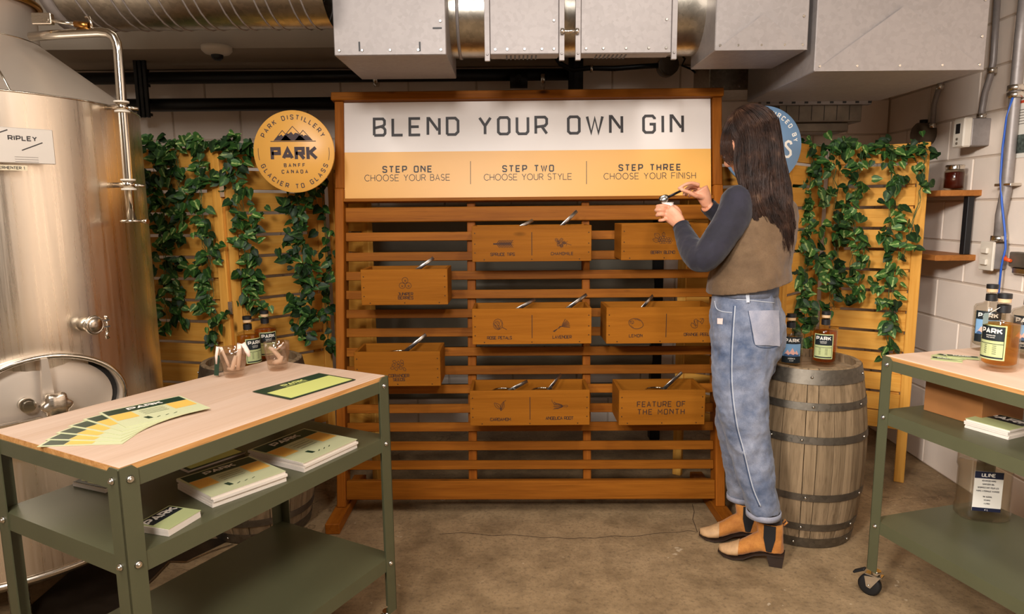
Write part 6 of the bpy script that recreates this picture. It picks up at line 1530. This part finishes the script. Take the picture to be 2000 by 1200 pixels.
# hair ---------------------------------------------------------------
def hair_mat():
    m, nt, bb = base_mat('brown_hair'); v = coords(nt, rand=False); f = noise(nt, v, 26, 4)
    at = node(nt, 'ShaderNodeObjectInfo')
    nt.links.new(ramp(nt, f, [(.3, lin((26, 16, 12))), (.62, lin((58, 38, 28))), (.8, lin((104, 76, 56)))]), bb.inputs['Base Color']); bb.inputs['Roughness'].default_value = .5; bb.inputs['Specular IOR Level'].default_value = .25
    return m
HAIR = hair_mat()
hr_ = M(); hr_.T = HM; hr_.sphere((0, -.034, .042), .098, 20, (.92, .98, 1.02)); hr_.T = Matrix.Identity(4)
spine = [(1470, 232, 2.60, .085, .075), (1477, 270, 2.57, .076, .085), (1483, 310, 2.545, .080, .075), (1490, 350, 2.52, .084, .055), (1497, 400, 2.50, .083, .045), (1505, 440, 2.49, .072, .036), (1508, 475, 2.485, .056, .026), (1511, 502, 2.485, .036, .015)]
rings(hr_, [(A(x, y, Y_), a_ * .92, b_, -.1) for x, y, Y_, a_, b_ in spine], 24)
ho = remeshed(hr_, 'hair', HAIR, woman, .005, 3, [(.03, .012, .5)])
R = random.Random(11)
sp = spline([A(x, y, Y_) for x, y, Y_, _, _ in spine], 6); sa = sp1([q[3] for q in spine], 6); sb = sp1([q[4] for q in spine], 6); NS = len(sp)
strands = M()
LOCKS = []
for i in range(95):
    th = R.uniform(-pi * .98, pi * .12) if R.random() < .88 else R.uniform(-pi, pi)
    LOCKS.append((th, R.uniform(0, 6.28), R.uniform(.30, .62), R.uniform(.004, .014), R.uniform(1.0, 1.13), R.randint(int(NS * .76), NS - 1), R.uniform(-.3, .3)))
for i in range(1500):
    th, ph, fr, am, ex, k1, sw = LOCKS[i % 95]; k0 = R.randint(0, 9); P = []; th += R.gauss(0, .075); ph += R.gauss(0, .22); ex += R.uniform(-.02, .02); k1 = min(NS - 1, k1 + R.randint(-2, 1))
    for k in range(k0, k1 + 1):
        f = (k - k0) / max(1, k1 - k0); aa = th + sw * f
        P.append(sp[k] + Vector((cos(aa) * sa[k] * ex, sin(aa) * sb[k] * ex, 0)) + Vector((sin(k * fr + ph), cos(k * fr * .8 + ph) * .6, 0)) * am * (.25 + f))
    if len(P) > 3: P = P[::2] + [P[-1] + Vector((R.uniform(-.006, .006), 0, -.028))]; strands.tube(P, [.0005 + .0009 * sin(pi * (n_ + 1) / (len(P) + 1)) for n_ in range(len(P) - 1)] + [.0002], 3, False)
# crown strands from the parting over the skull
crown = HM @ Vector((0, -.045, .135))
for i in range(420):
    az = R.uniform(0, 2 * pi); P = []
    for k in range(8):
        t = k / 7; el_ = pi / 2 * (1 - t * R.uniform(.98, 1.03)); r_ = .101 + R.uniform(0, .003)
        P.append(HM @ Vector((cos(az) * cos(el_) * r_ * .92, -.034 + sin(az) * cos(el_) * r_ * .99, .042 + sin(el_) * r_ * 1.03)))
    if az < pi and sin(az) > .55 and False: continue
    strands.tube(P, [.0005, .0009, .0011, .0011, .0011, .001, .0008, .0004], 4, False)
# loose lock hanging in front of the face, and flyaways
for i in range(170):
    x0 = R.uniform(1416, 1446); P = [A(x0 + 18, 222 + R.uniform(-4, 4), 2.60), A(x0, 244, 2.57 + R.uniform(-.02, .02)), A(x0 - 9, 275, 2.565), A(x0 - 8 + R.uniform(-3, 5), 300 + R.uniform(-8, 10), 2.57)]
    if i % 3 == 0: P.append(A(x0 + 2 + R.uniform(-3, 8), 318 + R.uniform(-4, 8), 2.57))
    strands.tube(spline(P, 3), [.0012] * (len(P) * 3 - 3) + [.0004], 4, False)
for i in range(120):
    x0 = R.uniform(1440, 1462); P = [A(x0 + 6, 250, 2.55), A(x0 - 6, 290, 2.53), A(x0 - 4 + R.uniform(-4, 4), 330, 2.52), A(x0 + 8 + R.uniform(-4, 4), 370, 2.51), A(x0 + 18 + R.uniform(-4, 4), 410 + R.uniform(-10, 25), 2.49)]
    strands.tube(spline(P, 3), [.0012] * (len(P) * 3 - 3) + [.0004], 4, False)
o = strands.build('hair_strands', HAIR, woman); o['kind'] = 'stuff'
# held things
cupc = (A(1304, 405, 2.725))
t = thing('sample_cup', 'small white cup held in the woman\'s left hand', 'cup', cupc - Vector((0, 0, .02)))
M().lathe([(.001, 0), (.019, 0), (.021, .004), (.023, .038), (.0215, .038), (.0195, .005), (.001, .003)], 24).build('cup_body', plain('white_paper_cup', (244, 232, 224), .6), t)
g = M(); g.tube([(cos(a * pi / 10) * .023, sin(a * pi / 10) * .023, .038) for a in range(20)], .0015, 6, closed=True); g.build('rim', WHITE, t)
a1 = A(1297, 389, 2.735); a2 = A(1334, 371, 2.75)
t = thing('measuring_scoop', 'dark measuring scoop in the woman\'s right hand above the cup', 'scoop', a1)
DSC = plain('dark_scoop', (34, 32, 34), .3, .5)
m = M(); m.T = Matrix.Rotation(-.5, 4, 'Y') @ Matrix.Rotation(.5, 4, 'X'); m.lathe([(.001, -.014), (.012, -.012), (.018, -.004), (.0195, .006), (.0185, .006), (.017, -.003), (.011, -.0105), (.001, -.012)], 24); m.build('bowl', SCOOP, t)
m = M(); m.tube([(a2 - a1).normalized() * .016, a2 - a1], [(.0055, .0018), (.0045, .0018)], 10, up=(0, 0, 1)); m.build('handle', DSC, t)
g = M(); g.T = Matrix.Rotation(-.5, 4, 'Y') @ Matrix.Rotation(.5, 4, 'X'); g.tube([(cos(a * pi / 10) * .019, sin(a * pi / 10) * .019, .006) for a in range(20)], .0016, 6, closed=True); g.build('bowl_rim', DSC, t)

# ------------------------------------------------------------------ groups of look-alikes
GROUPS = {'wooden_box': 'engraved wooden boxes on the slatted rack', 'storage_jar': 'storage jars standing in the wooden boxes', 'measuring_scoop': 'measuring scoops', 'ivy_garland': 'ivy garlands on the screens',
 'bottle': 'spirit bottles on barrels and cart', 'barrel': 'oak barrels', 'utility_cart': 'green utility carts', 'folding_screen': 'folding pine screens', 'round_sign': 'round signs', 'menu_card': 'fanned menu cards on the left cart',
 'glass_tumbler': 'glass tumblers on the left cart', 'muslin_bag': 'white bags in the tumblers', 'booklet_stack': 'stacks of booklets on the cart shelves', 'card_stack': 'stacks of cards on the left cart shelf', 'business_card': 'small cards on the right cart',
 'wall_shelf': 'wall shelves', 'conduit': 'conduits on the right wall', 'black_pipe': 'black pipes on the back wall', 'duct_transition': 'creased galvanised ducts', 'control_panel': 'flanged metal boxes above the sign'}
for o_ in list(scene.objects):
    if o_.parent is None:
        g_ = GROUPS.get(o_.name.split('.')[0])
        if g_ and 'group' not in o_: o_['group'] = g_
